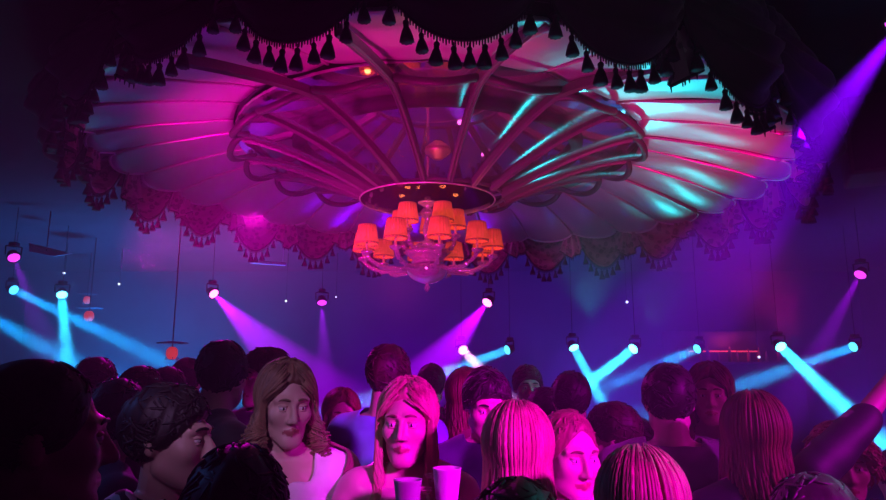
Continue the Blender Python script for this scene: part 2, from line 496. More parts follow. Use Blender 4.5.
# gathered tails between the swags on the sides and far rim
def tail(a, k):
    i = TAILS.index(k)
    lab = 'gathered drape tail hanging between swags, %s from the left around the canopy rim' % ORDS(i)
    tl = empty('drape_tail', (AX, AY, 0), 0, lab, 'drape', 'gathered tails between the swags')
    tl['deg'] = math.degrees(a)
    P = []; n = 24; Ln = 0.40 + 0.06 * sin(k * 2.2)
    for i in range(n + 1):
        s = i / n; row = []
        for j in range(15):
            v = j / 14
            wv = 0.07 + 0.10 * v
            bot = 0.72 + 0.28 * (1 - abs(2 * s - 1))
            off = (s - .5) * 2 * wv
            r = RS - 0.075 + 0.03 * sin(2 * pi * 3 * s + k) * (0.4 + v)
            row.append(cyl(a + off / RS, r, 3.66 - 0.042 * RS * sin(a) - Ln * v * bot))
        P.append(row)
    c = MB().grid(P).build('tail_cloth', [M['leopard'], M['velvet']], tl); solidify(c, 0.008)
    m = MB().tube([r[-1] for r in P], 0.010, 6)
    for i in range(0, n, 2): m.tube([P[i][-1], P[i][-1] + Vector((0, 0, -0.035))], [0.006, 0.003], 4)
    m.build('fringe_trim', M['fringe'], tl)
def tail_a(k): return (2 * pi * (k + 10 / 15 - 1) / NSW + pi) % (2 * pi) - pi
TAILS = sorted([k for k in range(NSW) if abs(math.degrees(tail_a(k))) > 22], key=lambda k: sin(tail_a(k)))
def ORDS(i): return (ORD + ['seventeenth', 'eighteenth', 'nineteenth', 'twentieth', 'twenty-first', 'twenty-second', 'twenty-third', 'twenty-fourth'])[i]
for k in range(NSW):
    a = 2 * pi * (k + 10 / 15 - 1) / NSW
    d = math.degrees((a + pi) % (2 * pi) - pi)
    if abs(d) > 22: tail((a + pi) % (2 * pi) - pi, k)

# ------------------------------------------------------------------ chandelier
ch = empty('chandelier', (AX - 0.095, AY - 0.05, 0), 0, 'glass chandelier with two tiers of glowing orange pleated lampshades under a clear glass disc', 'chandelier')
MB().lathe([(0.0, 3.312), (0.62, 3.312), (0.62, 3.320), (0.0, 3.320)], 72).build('glass_disc', M['discglass'], ch, smooth=False)
MB().tube([(0.63 * cos(2 * pi * k / 72), 0.63 * sin(2 * pi * k / 72), 3.316) for k in range(72)], 0.008, 8, closed=True).build('disc_rim', M['cord'], ch)
stem = MB().lathe([(0.0, 3.75), (0.016, 3.75), (0.012, 3.50), (0.02, 3.38), (0.03, 3.31), (0.095, 3.30), (0.085, 3.285), (0.05, 3.27), (0.03, 3.25), (0.065, 3.215), (0.07, 3.19), (0.05, 3.165),
                   (0.022, 3.14), (0.03, 3.10), (0.045, 3.04), (0.035, 2.98), (0.02, 2.95), (0.05, 2.92), (0.10, 2.90), (0.11, 2.885), (0.06, 2.86), (0.05, 2.80), (0.09, 2.76),
                   (0.14, 2.745), (0.15, 2.73), (0.10, 2.715), (0.0, 2.71)], 32)
stem.build('column', M['glassarm'], ch)
MB().lathe([(0.0, 2.700), (0.165, 2.700), (0.190, 2.69), (0.192, 2.66), (0.175, 2.61), (0.135, 2.57), (0.07, 2.542), (0.02, 2.535), (0.015, 2.525), (0.028, 2.505), (0.028, 2.49), (0.012, 2.465), (0.0, 2.455)], 36, wob=lambda a: 1 + 0.012 * cos(18 * a)).build('glass_bowl', M['glassarm'], ch)
# cut-glass ruffle above the bowl
MB().lathe([(0.12, 2.75), (0.17, 2.79), (0.215, 2.83), (0.20, 2.825), (0.155, 2.78), (0.11, 2.75), (0.12, 2.75)], 48, wob=lambda a: 1 + 0.06 * cos(12 * a)).build('glass_ruffle', M['glassarm'], ch)
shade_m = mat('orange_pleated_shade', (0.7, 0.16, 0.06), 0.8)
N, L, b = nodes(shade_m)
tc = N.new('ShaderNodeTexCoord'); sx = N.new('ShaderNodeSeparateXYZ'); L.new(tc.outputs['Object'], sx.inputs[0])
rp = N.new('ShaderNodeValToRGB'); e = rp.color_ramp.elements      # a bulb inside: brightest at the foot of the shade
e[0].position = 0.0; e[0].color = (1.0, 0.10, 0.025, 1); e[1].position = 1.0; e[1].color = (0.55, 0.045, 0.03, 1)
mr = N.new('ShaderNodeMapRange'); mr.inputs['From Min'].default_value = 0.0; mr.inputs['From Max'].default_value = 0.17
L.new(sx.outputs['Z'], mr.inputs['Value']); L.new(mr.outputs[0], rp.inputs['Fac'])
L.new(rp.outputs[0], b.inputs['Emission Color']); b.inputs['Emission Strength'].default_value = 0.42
band_m = mat('shade_band', (0.35, 0.05, 0.06), 0.7, emit=(0.35, 0.03, 0.02), es=0.4)
pl = lambda a: 1 + 0.042 * cos(20 * a)
SHADE = MB().lathe([(0.098, 0.004), (0.101, 0.0), (0.076, 0.17), (0.073, 0.17), (0.098, 0.004)], 136, wob=pl).mesh('lamp_shade', shade_m)
BAND = MB().lathe([(0.102, -0.004), (0.1045, 0.014), (0.1005, 0.014), (0.098, -0.004), (0.102, -0.004)], 60).mesh('shade_band', band_m)
TOPB = MB().lathe([(0.0775, 0.158), (0.076, 0.172), (0.072, 0.172), (0.0735, 0.158), (0.0775, 0.158)], 60).mesh('shade_band', band_m)
CAND = MB().lathe([(0, -0.10), (0.02, -0.10), (0.045, -0.085), (0.055, -0.065), (0.052, -0.062), (0.02, -0.07), (0.012, -0.055), (0.012, 0.04), (0, 0.04)], 20).mesh('candle_cup', M['glassarm'])
BULB = MB().lathe([(0, 0.04), (0.010, 0.045), (0.018, 0.07), (0.012, 0.10), (0, 0.115)], 14).mesh('bulb', M['bulb'])
def sub(mesh, name, parent, loc=(0, 0, 0)):
    o = bpy.data.objects.new(name, mesh); COL.objects.link(o); o.parent = parent; o.location = loc; return o
def arm(deg, rr, zs, z0, dip):
    a = R(deg); d = cyl(a, 1, 0); pts = []
    zc = zs - 0.16
    for i in range(21):
        t = i / 20; r = 0.08 + (rr - 0.08) * (1 - (1 - t) ** 1.6)
        zz = z0 + (zc - z0) * t ** 2.6 - dip * sin(pi * t ** 0.8)
        pts.append(d * r + Vector((0, 0, zz)))
    m = MB().tube(pts, [0.017 + 0.004 * cos(i * 2.1) for i in range(21)], 10)
    side_ = Vector((-d.y, d.x, 0))
    m.tube([p_ + side_ * 0.020 * cos(i * 1.1) + Vector((0, 0, 0.020 * sin(i * 1.1))) for i, p_ in enumerate(pts)], 0.007, 6)
    for i in (5, 16): m.ellipsoid(pts[i], (0.024, 0.024, 0.016), nu=12, nv=8)
    # glass bead at the middle of the arm
    m.ellipsoid(pts[12], (0.026, 0.026, 0.022), nu=12, nv=8)
    A = m.build('arm', M['glassarm'], ch)
    top = d * rr + Vector((0, 0, zs - 0.085))
    sub(CAND, 'candle_cup', A, top + Vector((0, 0, 0.0)))
    sub(BULB, 'bulb', A, top)
    s = sub(SHADE, 'lamp_shade', A, top)
    sub(BAND, 'shade_band', A, top); sub(TOPB, 'shade_band', A, top)
    l = bpy.data.lights.new('bulb_light', 'POINT'); l.energy = 0.7; l.color = (1, 0.25, 0.06); l.shadow_soft_size = 0.03
    lo = bpy.data.objects.new('bulb_light', l); COL.objects.link(lo); lo.parent = A; lo.location = top + Vector((0, 0, 0.15))
for i in range(10): arm(-25 + 36 * i, 0.60, 2.935, 2.72, 0.075)
for i in range(5): arm(-40 + 72 * i, 0.27, 3.155, 2.90, 0.06)

# ------------------------------------------------------------------ moving-head lights
def lens_mat(col, es):
    return mat('lens', col, 0.2, emit=col, es=es)
LM = {'cyan': lens_mat((0.10, 0.75, 1.0), 9.0), 'mag': lens_mat((1.0, 0.12, 0.62), 9.0), 'violet': lens_mat((0.85, 0.05, 0.9), 2.0),
      'dimcyan': lens_mat((0.08, 0.65, 1.0), 3.0)}
def fixture(px, py, Y, tx, ty, TY, lens, col, power, size, label, kind='spot', group='moving-head lights', rad=0.075, ceil=True):
    p = at_y(px, py, Y); q = at_y(tx, ty, TY); d = (q - p).normalized()
    f = empty('moving_head_light', p, 0, label, 'stage light', group)
    rot = d.to_track_quat('Z', 'Y').to_matrix().to_4x4()
    hd = MB().lathe([(0, -0.13), (0.04, -0.13), (0.06, -0.11), (0.07, -0.05), (rad + 0.012, -0.03), (rad + 0.014, 0.0), (rad, 0.0), (rad - 0.005, -0.012), (0, -0.012)], 24, M=rot)
    hd.build('head', M['black'], f)
    MB().lathe([(0, -0.006), (rad * 0.7, 0.0), (rad, -0.006), (rad, -0.011), (0, -0.011)], 24, M=rot).build('lens', LM[lens], f)
    c = d * -0.06
    yk = MB()
    side = d.cross(Vector((0, 0, 1))).normalized()
    for s in (-1, 1):
        yk.tube([c + side * 0.095 * s, c + side * 0.10 * s + Vector((0, 0, 0.12))], 0.010, 8)
    yk.tube([c - side * 0.10 + Vector((0, 0, 0.12)), c + side * 0.10 + Vector((0, 0, 0.12))], 0.010, 8)
    yk.build('yoke', M['black'], f)
    MB().box(c + Vector((0, 0, 0.155)), (0.10, 0.10, 0.05), bev=0.012).build('base', M['black'], f)
    top = 3.95 - p.z
    MB().tube([c + Vector((0, 0, 0.175)), Vector((c.x, c.y, top))], 0.005, 8).build('hanging_pole', M['black'], f)
    o_ = p + d * 0.03
    if kind == 'spot':
        spot('beam', o_, q, col, power, size, 0.5, 0.03)
    else:
        l = bpy.data.lights.new('beam', 'AREA'); l.shape = 'DISK'; l.size = rad * 1.7; l.spread = R(size); l.energy = power; l.color = col
        o = bpy.data.objects.new('beam', l); COL.objects.link(o); o.location = o_
        o.rotation_euler = d.to_track_quat('-Z', 'Y').to_euler()
    return f
fixture(62, 295, 10.0, 66, 352, 9.3, 'cyan', CYAN, 45, 9, 'white-cyan moving-head light beaming straight down at far left', 'area')
fixture(14, 290, 10.5, 165, 362, 9.3, 'dimcyan', (0.0, 0.36, 1.0), 26, 5, 'cyan moving-head light at the left edge, beam crossing to the right', 'area')
fixture(14, 258, 8.8, 30, 302, 8.4, 'violet', VIOLET, 1600, 13, 'violet ring-lit moving-head light above the cyan ones at far left')
fixture(-40, 300, 9.5, 60, 356, 8.6, 'dimcyan', (0.0, 0.36, 1.0), 22, 7, 'cyan moving-head light just past the left edge', 'area')
fixture(214, 294, 10.0, 276, 356, 9.2, 'mag', (0.42, 0.0, 1.0), 12000, 22, 'pink-white moving-head light with a wide violet beam, above the dark-haired man')
fixture(322, 303, 10.5, 324, 352, 10.0, 'violet', (0.4, 0.0, 1.0), 2600, 16, 'small magenta moving-head light pointing straight down left of the chandelier')
fixture(487, 303, 9.5, 448, 352, 8.8, 'mag', (0.42, 0.0, 1.0), 12000, 24, 'pink moving-head light right of the chandelier, beam falling to the left')
fixture(463, 350, 10.0, 478, 366, 9.6, 'mag', (1.0, 0.35, 0.85), 40, 5, 'white-pink moving-head light below the pink one', 'area')
fixture(507, 350, 10.5, 440, 374, 9.9, 'dimcyan', CYAN, 45, 5, 'small cyan moving-head light with beam low to the left, right of the white-pink one', 'area')
fixture(574, 348, 10.0, 594, 386, 9.5, 'cyan', CYAN, 60, 5, 'cyan moving-head light, left one of the crossing pair', 'area')
fixture(633, 349, 9.6, 584, 387, 9.0, 'cyan', CYAN, 90, 6, 'bright cyan moving-head light, right one of the crossing pair', 'area')
fixture(697, 349, 10.5, 612, 384, 9.8, 'dimcyan', (0.0, 0.36, 1.0), 24, 7, 'dimmer cyan moving-head light above the two standing friends', 'area')
fixture(781, 347, 9.0, 836, 400, 8.0, 'cyan', CYAN, 130, 8, 'brightest cyan moving-head light, beam falling right over the raised arm', 'area')
fixture(853, 347, 10.0, 735, 388, 9.3, 'dimcyan', (0.0, 0.36, 1.0), 30, 7, 'cyan moving-head light near the right edge, beam falling left', 'area')
fixture(860, 275, 8.8, 822, 345, 8.3, 'violet', (0.42, 0.0, 1.0), 3600, 11, 'violet moving-head light high near the right edge')
fixture(897, 30, 3.4, 775, 190, 3.8, 'violet', (0.22, 0.0, 1.0), 6000, 24, 'violet moving-head light in the top right corner, outside the frame edge')

# ------------------------------------------------------------------ people

M['skin'] = bump(mat('skin', (0.62, 0.42, 0.34), 0.48), scale=60, strength=0.08, dist=0.004)
M['skin_tan'] = bump(mat('skin_tan', (0.46, 0.29, 0.21), 0.45), scale=60, strength=0.08, dist=0.004)
M['lip'] = mat('lips', (0.42, 0.13, 0.13), 0.35)
M['eyewhite'] = mat('eye_white', (0.75, 0.72, 0.70), 0.15)
M['iris'] = mat('iris', (0.03, 0.018, 0.012), 0.1)
def hairmat(name, c1, c2, rough=0.55):
    m = mottled(name, c1, c2, 30, rough, (1, 1, 0.15), bs=0.3)
    return m
HM = {'black': hairmat('black_hair', (0.012, 0.009, 0.009), (0.03, 0.022, 0.02)),
      'brown': hairmat('brown_hair', (0.035, 0.02, 0.014), (0.07, 0.04, 0.025)),
      'auburn': hairmat('auburn_hair', (0.10, 0.035, 0.02), (0.20, 0.07, 0.035)),
      'blonde': hairmat('blonde_hair', (0.34, 0.22, 0.11), (0.58, 0.42, 0.24)),
      'dirty': hairmat('dark_blonde_hair', (0.14, 0.085, 0.045), (0.30, 0.19, 0.10))}
def cloth(name, c, rough=0.8, sheen=0.2):
    return mottled(name, c, tuple(min(1, x * 1.35 + 0.004) for x in c), 8, rough, bs=0.35, sheen=sheen)
CM = {'black': cloth('black_cotton', (0.014, 0.013, 0.016)), 'navy': cloth('navy_cotton', (0.02, 0.025, 0.06)),
      'purple': cloth('plum_cotton', (0.10, 0.03, 0.10)), 'lightblue': cloth('light_blue_shirt', (0.13, 0.22, 0.60)),
      'white': cloth('white_cotton', (0.70, 0.68, 0.70)), 'pink': cloth('pink_satin', (0.60, 0.20, 0.36), 0.35),
      'lilac': cloth('lilac_cotton', (0.45, 0.38, 0.55)), 'teal': cloth('pale_teal_cotton', (0.32, 0.50, 0.52)), 'grey': cloth('grey_cotton', (0.14, 0.14, 0.16)),
      'wine': cloth('wine_velvet', (0.16, 0.02, 0.06))}
def stripes_mat():
    m = mat('zebra_print_shirt', (0.7, 0.7, 0.72), 0.7); N, L, b = nodes(m)
    tc = N.new('ShaderNodeTexCoord'); w = N.new('ShaderNodeTexWave'); w.inputs['Scale'].default_value = 9; w.inputs['Distortion'].default_value = 7; w.inputs['Detail Scale'].default_value = 1.2
    r = N.new('ShaderNodeValToRGB'); r.color_ramp.interpolation = 'CONSTANT'
    r.color_ramp.elements[0].color = (0.012, 0.012, 0.015, 1); r.color_ramp.elements[1].color = (0.72, 0.72, 0.75, 1); r.color_ramp.elements[1].position = 0.45
    L.new(tc.outputs['Object'], w.inputs['Vector']); L.new(w.outputs['Fac'], r.inputs['Fac']); L.new(r.outputs[0], b.inputs['Base Color']); return m
CM['zebra'] = stripes_mat()
def floral_mat():
    m = mat('floral_jacket', (0.02, 0.015, 0.03), 0.6); N, L, b = nodes(m)
    tc = N.new('ShaderNodeTexCoord'); v = N.new('ShaderNodeTexVoronoi'); v.inputs['Scale'].default_value = 7
    n = N.new('ShaderNodeTexNoise'); n.inputs['Scale'].default_value = 14
    a = N.new('ShaderNodeMath'); a.operation = 'MULTIPLY_ADD'; a.inputs[1].default_value = 0.6
    r = N.new('ShaderNodeValToRGB'); e = r.color_ramp.elements
    e[0].position = 0.40; e[0].color = (0.42, 0.16, 0.40, 1); e[1].position = 0.47; e[1].color = (0.016, 0.013, 0.025, 1)
    L.new(tc.outputs['Object'], v.inputs['Vector']); L.new(tc.outputs['Object'], n.inputs['Vector'])
    L.new(n.outputs['Fac'], a.inputs[0]); L.new(v.outputs['Distance'], a.inputs[2]); L.new(a.outputs[0], r.inputs['Fac']); L.new(r.outputs[0], b.inputs['Base Color']); return m
CM['floral'] = floral_mat()

# --- the head: a smooth distance field sampled along rays from the middle of the skull
def smin(a, b, k):
    h = np.clip(0.5 + 0.5 * (b - a) / k, 0, 1); return b * (1 - h) + a * h - k * h * (1 - h)
def smax(a, b, k): return -smin(-a, -b, k)
def sd_ell(p, c, r):
    q = (p - np.array(c)) / np.array(r); l = np.sqrt((q ** 2).sum(-1)); g = np.sqrt(((q / np.array(r)) ** 2).sum(-1)) + 1e-9
    return l * (l - 1.0) / g
def sd_cap(p, a, b, r0, r1):
    a = np.array(a); b = np.array(b); ab = b - a; t = np.clip(((p - a) @ ab) / (ab @ ab), 0, 1)
    return np.sqrt(((p - a - t[..., None] * ab) ** 2).sum(-1)) - (r0 + (r1 - r0) * t)
def head_sdf(p, fem=False, detail=True):
    jw = 0.9 if fem else 1.0
    p = p.copy(); ax = np.abs(p[..., 0]); q = p.copy(); q[..., 0] = ax
    d = sd_ell(p, (0, 0.018, 0.036), (0.075, 0.096, 0.088))
    d = smin(d, sd_ell(p, (0, -0.032, -0.035), (0.064 * jw, 0.058, 0.080)), 0.035)
    d = smin(d, sd_cap(q, (0.052 * jw, 0.0, -0.065), (0.016, -0.070, -0.104), 0.018 * jw, 0.020), 0.03)
    d = smin(d, sd_ell(p, (0, -0.076, -0.106), (0.020 * jw, 0.018, 0.018)), 0.02)
    d = smin(d, sd_ell(q, (0.042, -0.060, -0.022), (0.022, 0.022, 0.020)), 0.03)
    d = smin(d, sd_cap(q, (0.012, -0.090, 0.026), (0.050, -0.070, 0.024), 0.010 if not fem else 0.006, 0.007), 0.018)
    if detail:
        d = smax(d, -sd_ell(q, (0.031, -0.104, 0.003), (0.019, 0.020, 0.012)), 0.014)
        d = smin(d, sd_cap(p, (0, -0.089, 0.014), (0, -0.114, -0.034), 0.008, 0.0125 if not fem else 0.0105), 0.012)
        d = smin(d, sd_ell(q, (0.013, -0.098, -0.039), (0.0085, 0.012, 0.008)), 0.007)
        d = smin(d, sd_cap(q, (0.0, -0.0955, -0.064), (0.025, -0.082, -0.0675), 0.0056, 0.0026), 0.006)
        d = smin(d, sd_cap(q, (0.0, -0.0945, -0.0755), (0.021, -0.083, -0.0725), 0.0066, 0.0028), 0.006)
        d = smax(d, -sd_cap(q, (0.0, -0.104, -0.0695), (0.024, -0.089, -0.0700), 0.0028, 0.0015), 0.004)
        d = smin(d, sd_ell(q, (0.074, 0.016, -0.004), (0.011, 0.017, 0.031)), 0.006)
    return d
HC = np.array([0, -0.012, -0.005])
def head_r(dirs, fem=False, detail=True):
    t = np.full(dirs.shape[:-1], 0.20)
    for _ in range(60): t = t - 0.7 * head_sdf(HC + dirs * t[..., None], fem, detail)
    return t
LUT = {}
def scalp_r(D, fem):
    """radius of the plain skull, looked up"""
    if fem not in LUT:
        T = np.linspace(-pi, pi, 121); E = np.linspace(-pi / 2, pi / 2, 61)
        TT, EE = np.meshgrid(T, E, indexing='ij')
        LUT[fem] = head_r(np.stack([np.sin(TT) * np.cos(EE), -np.cos(TT) * np.cos(EE), np.sin(EE)], -1), fem, False)
    D = np.asarray(D); e = np.arcsin(np.clip(D[..., 2], -1, 1)); t = np.arctan2(D[..., 0], -D[..., 1])
    a = (t + pi) / (2 * pi) * 120; b = (e + pi / 2) / pi * 60
    i = np.clip(a.astype(int), 0, 119); j = np.clip(b.astype(int), 0, 59); u = a - i; v = b - j; G = LUT[fem]
    return (G[i, j] * (1 - u) + G[i + 1, j] * u) * (1 - v) + (G[i, j + 1] * (1 - u) + G[i + 1, j + 1] * u) * v
HEADS = {}
def head_mesh(fem):
    if fem in HEADS: return HEADS[fem]
    nu, nv = 120, 96
    th = np.arange(nu) / nu * 2 * pi; th = th + 0.35 * np.sin(th)      # denser at the face (a = 0 is the front)
    th = np.sign(0) + th
    ph = np.linspace(-pi / 2, pi / 2, nv + 1)[1:-1]
    T, Pp = np.meshgrid(th - 0.0, ph, indexing='ij')
    T = np.arange(nu)[:, None] / nu * 2 * pi + 0 * Pp
    T = T - 0.45 * np.sin(T)
    D = np.stack([np.sin(T) * np.cos(Pp), -np.cos(T) * np.cos(Pp), np.sin(Pp)], -1)
    r = head_r(D, fem)
    V = HC + D * r[..., None]
    m = MB(); P = [[tuple(V[i, j]) for j in range(V.shape[1])] for i in range(nu)]
    m.grid(P, closed_u=True)
    bot = head_r(np.array([[0, 0, -1.0]]), fem)[0]; top = head_r(np.array([[0, 0, 1.0]]), fem)[0]
    b = len(m.v); m.v.append(tuple(HC + np.array([0, 0, -bot]))); m.v.append(tuple(HC + np.array([0, 0, top])))
    nj = V.shape[1]
    for i in range(nu):
        i2 = (i + 1) % nu
        m.f.append((b, i2 * nj, i * nj)); m.f.append((b + 1, i * nj + nj - 1, i2 * nj + nj - 1)); m.m += [0, 0]
    HEADS[fem] = m
    return m
def remesh(mb, vox, name):
    me = mb.mesh(name + '_src', []); o = bpy.data.objects.new(name + '_src', me); COL.objects.link(o)
    r = o.modifiers.new('r', 'REMESH'); r.mode = 'VOXEL'; r.voxel_size = vox; r.use_smooth_shade = True
    dg = bpy.context.evaluated_depsgraph_get(); ev = o.evaluated_get(dg)
    out = bpy.data.meshes.new_from_object(ev)
    bpy.data.objects.remove(o); bpy.data.meshes.remove(me)
    return out
def get_v(me):
    a = np.empty(len(me.vertices) * 3); me.vertices.foreach_get('co', a); return a.reshape(-1, 3)
def smooth(me, w, it):
    V = get_v(me); E = np.empty(len(me.edges) * 2, dtype=np.int64); me.edges.foreach_get('vertices', E); E = E.reshape(-1, 2)
    n = len(V); deg = np.bincount(E.ravel(), minlength=n).astype(float)[:, None] + 1e-9
    for _ in range(it):
        s = np.stack([np.bincount(E[:, 0], V[E[:, 1], k], n) + np.bincount(E[:, 1], V[E[:, 0], k], n) for k in range(3)], 1) / deg
        V = V + (s - V) * w[:, None]
    me.vertices.foreach_set('co', V.ravel()); me.update(); return V
def v3(*a): return Vector(a)
def hand(mb, w, d, n, s, sc=1.0, curl=0.35):
    """wrist w, pointing d, palm facing n; s = side of the thumb (+1 / -1)"""
    d = Vector(d).normalized(); n = (Vector(n) - d * Vector(n).dot(d)).normalized(); u = d.cross(n) * s
    K = []
    for i, (off, ln) in enumerate([(0.030, 0.088), (0.010, 0.092), (-0.010, 0.086), (-0.029, 0.078)]):
        k = w + d * ln * sc + u * off * sc
        mb.capsule(w + u * off * 0.55 * sc, k, 0.013 * sc, 0.0115 * sc, 10); K.append(k)
    for (k, ln, i) in zip(K, (0.072, 0.080, 0.074, 0.058), range(4)):
        a = curl * (1 + 0.15 * i); p = k; dd = d
        spread = u * (0.10 * (1.5 - i))
        for j, fr in enumerate((0.45, 0.30, 0.25)):
            dd = (dd * cos(a) + n * sin(a)).normalized()
            p2 = p + (dd + spread).normalized() * ln * fr * sc
            mb.capsule(p, p2, (0.0092 - 0.001 * j) * sc, (0.0086 - 0.001 * j) * sc, 10); p = p2
    t0 = w + d * 0.025 * sc + u * 0.022 * sc
    t1 = t0 + (d * 0.55 + u * 0.75 + n * 0.25).normalized() * 0.042 * sc
    t2 = t1 + (d * 0.85 + u * 0.35 + n * 0.35).normalized() * 0.034 * sc
    t3 = t2 + (d * 0.9 + u * 0.05 + n * 0.45).normalized() * 0.028 * sc
    mb.capsule(t0, t1, 0.016 * sc, 0.0125 * sc, 10); mb.capsule(t1, t2, 0.0115 * sc, 0.010 * sc, 10); mb.capsule(t2, t3, 0.010 * sc, 0.0085 * sc, 10)
def body_parts(fem, pose, infl=0.0, what='body'):
    """torso / limbs of a 1.75 m figure facing -Y, as tapered pieces; infl grows them for clothes"""
    m = MB(); g = infl
    sh = 0.165 if fem else 0.190
    el = lambda c, r: m.ellipsoid(c, tuple(x + g for x in r), nu=22, nv=14)
    cp = lambda a, b, r0, r1: m.capsule(a, b, r0 + g, r1 + g, 16)
    arms = {}
    for s in (-1, 1):
        A = pose.get('L' if s > 0 else 'R')
        S0 = v3(s * sh, 0.005, 1.415 + pose.get('lift' + ('L' if s > 0 else 'R'), 0))
        if A is None: E0 = v3(s * (sh + 0.055), 0.035, 1.12); W0 = v3(s * (sh + 0.05), -0.06, 0.885)
        else: E0, W0 = Vector(A[0]), Vector(A[1])
        arms[s] = (S0, E0, W0, A)
    if what in ('body', 'top'):
        el((0, 0.0, 1.02), (0.155 if fem else 0.15, 0.105, 0.12)); el((0, 0.0, 1.13), (0.125 if fem else 0.145, 0.092, 0.13))
        el((0, 0.0, 1.29), (0.145 if fem else 0.168, 0.105, 0.165))
        cp((-sh * .85, 0.005, 1.405), (sh * .85, 0.005, 1.405), 0.062, 0.062)
        for s in (-1, 1):
            cp((s * 0.03, 0.018, 1.46), (s * sh * 0.85, 0.008, 1.42), 0.052, 0.05)
            if fem: el((s * 0.066, -0.068, 1.275), (0.056, 0.046, 0.06))
            else: el((s * 0.075, -0.06, 1.32), (0.075, 0.05, 0.06))
    if what == 'body':
        cp((0, 0.022, 1.42), (0, 0.004, 1.565), 0.062 if not fem else 0.052, 0.057 if not fem else 0.047)
    if what in ('body', 'top', 'sleeve'):
        for s in (-1, 1):
            S0, E0, W0, A = arms[s]; k = 0.88 if fem else 1.0
            cp(S0, E0, 0.052 * k, 0.040 * k)
            if what == 'body' or pose.get('sleeves', True):
                end = W0 if what == 'body' else E0 + (W0 - E0) * pose.get('cuff', 0.92)
                cp(E0, end, 0.040 * k, 0.029 * k if what == 'body' else 0.036 * k)
            if what == 'body':
                d = (W0 - E0).normalized() if A is None or len(A) < 3 else Vector(A[2])
                n = v3(-s, 0, 0) if A is None or len(A) < 4 else Vector(A[3])
                side = -1 if A is None else (A[4] if len(A) > 4 else 1)
                u = d.cross(n)
                sgn = 1 if u.y < 0 else -1
                if A is not None and len(A) > 4: sgn = A[4]
                hand(m, W0, d, n, sgn, 0.92 if fem else 1.0, 0.35 if A is None else pose.get('curl', 0.35))
    if what in ('body', 'legs'):
        el((0, 0.0, 0.95), (0.165 if fem else 0.155, 0.115, 0.10))
        for s in (-1, 1):
            H = v3(s * 0.09, 0.0, 0.92); Kn = v3(s * 0.105, -0.015, 0.50); An = v3(s * 0.11, 0.025, 0.085)
            cp(H, Kn, 0.085, 0.056); cp(Kn, An, 0.056, 0.038)
    if what == 'body':
        for s in (-1, 1):
            m.capsule((s * 0.11, 0.04, 0.045), (s * 0.12, -0.14, 0.030), 0.042, 0.030, 12)
    return m
def xform_mb(src, Mx):
    o = MB(); o.v = [tuple(Mx @ Vector(p)) for p in src.v]; o.f = list(src.f); o.m = list(src.m); return o
PERSON_N = 0
def trim(bm):
    """even out a cut neckline or hem"""
    for _ in range(10):
        new = {}
        for v in bm.verts:
            nb = [e.other_vert(v) for e in v.link_edges if e.is_boundary]
            if len(nb) == 2: new[v] = v.co * 0.5 + (nb[0].co + nb[1].co) * 0.25
        for v, c in new.items(): v.co = c
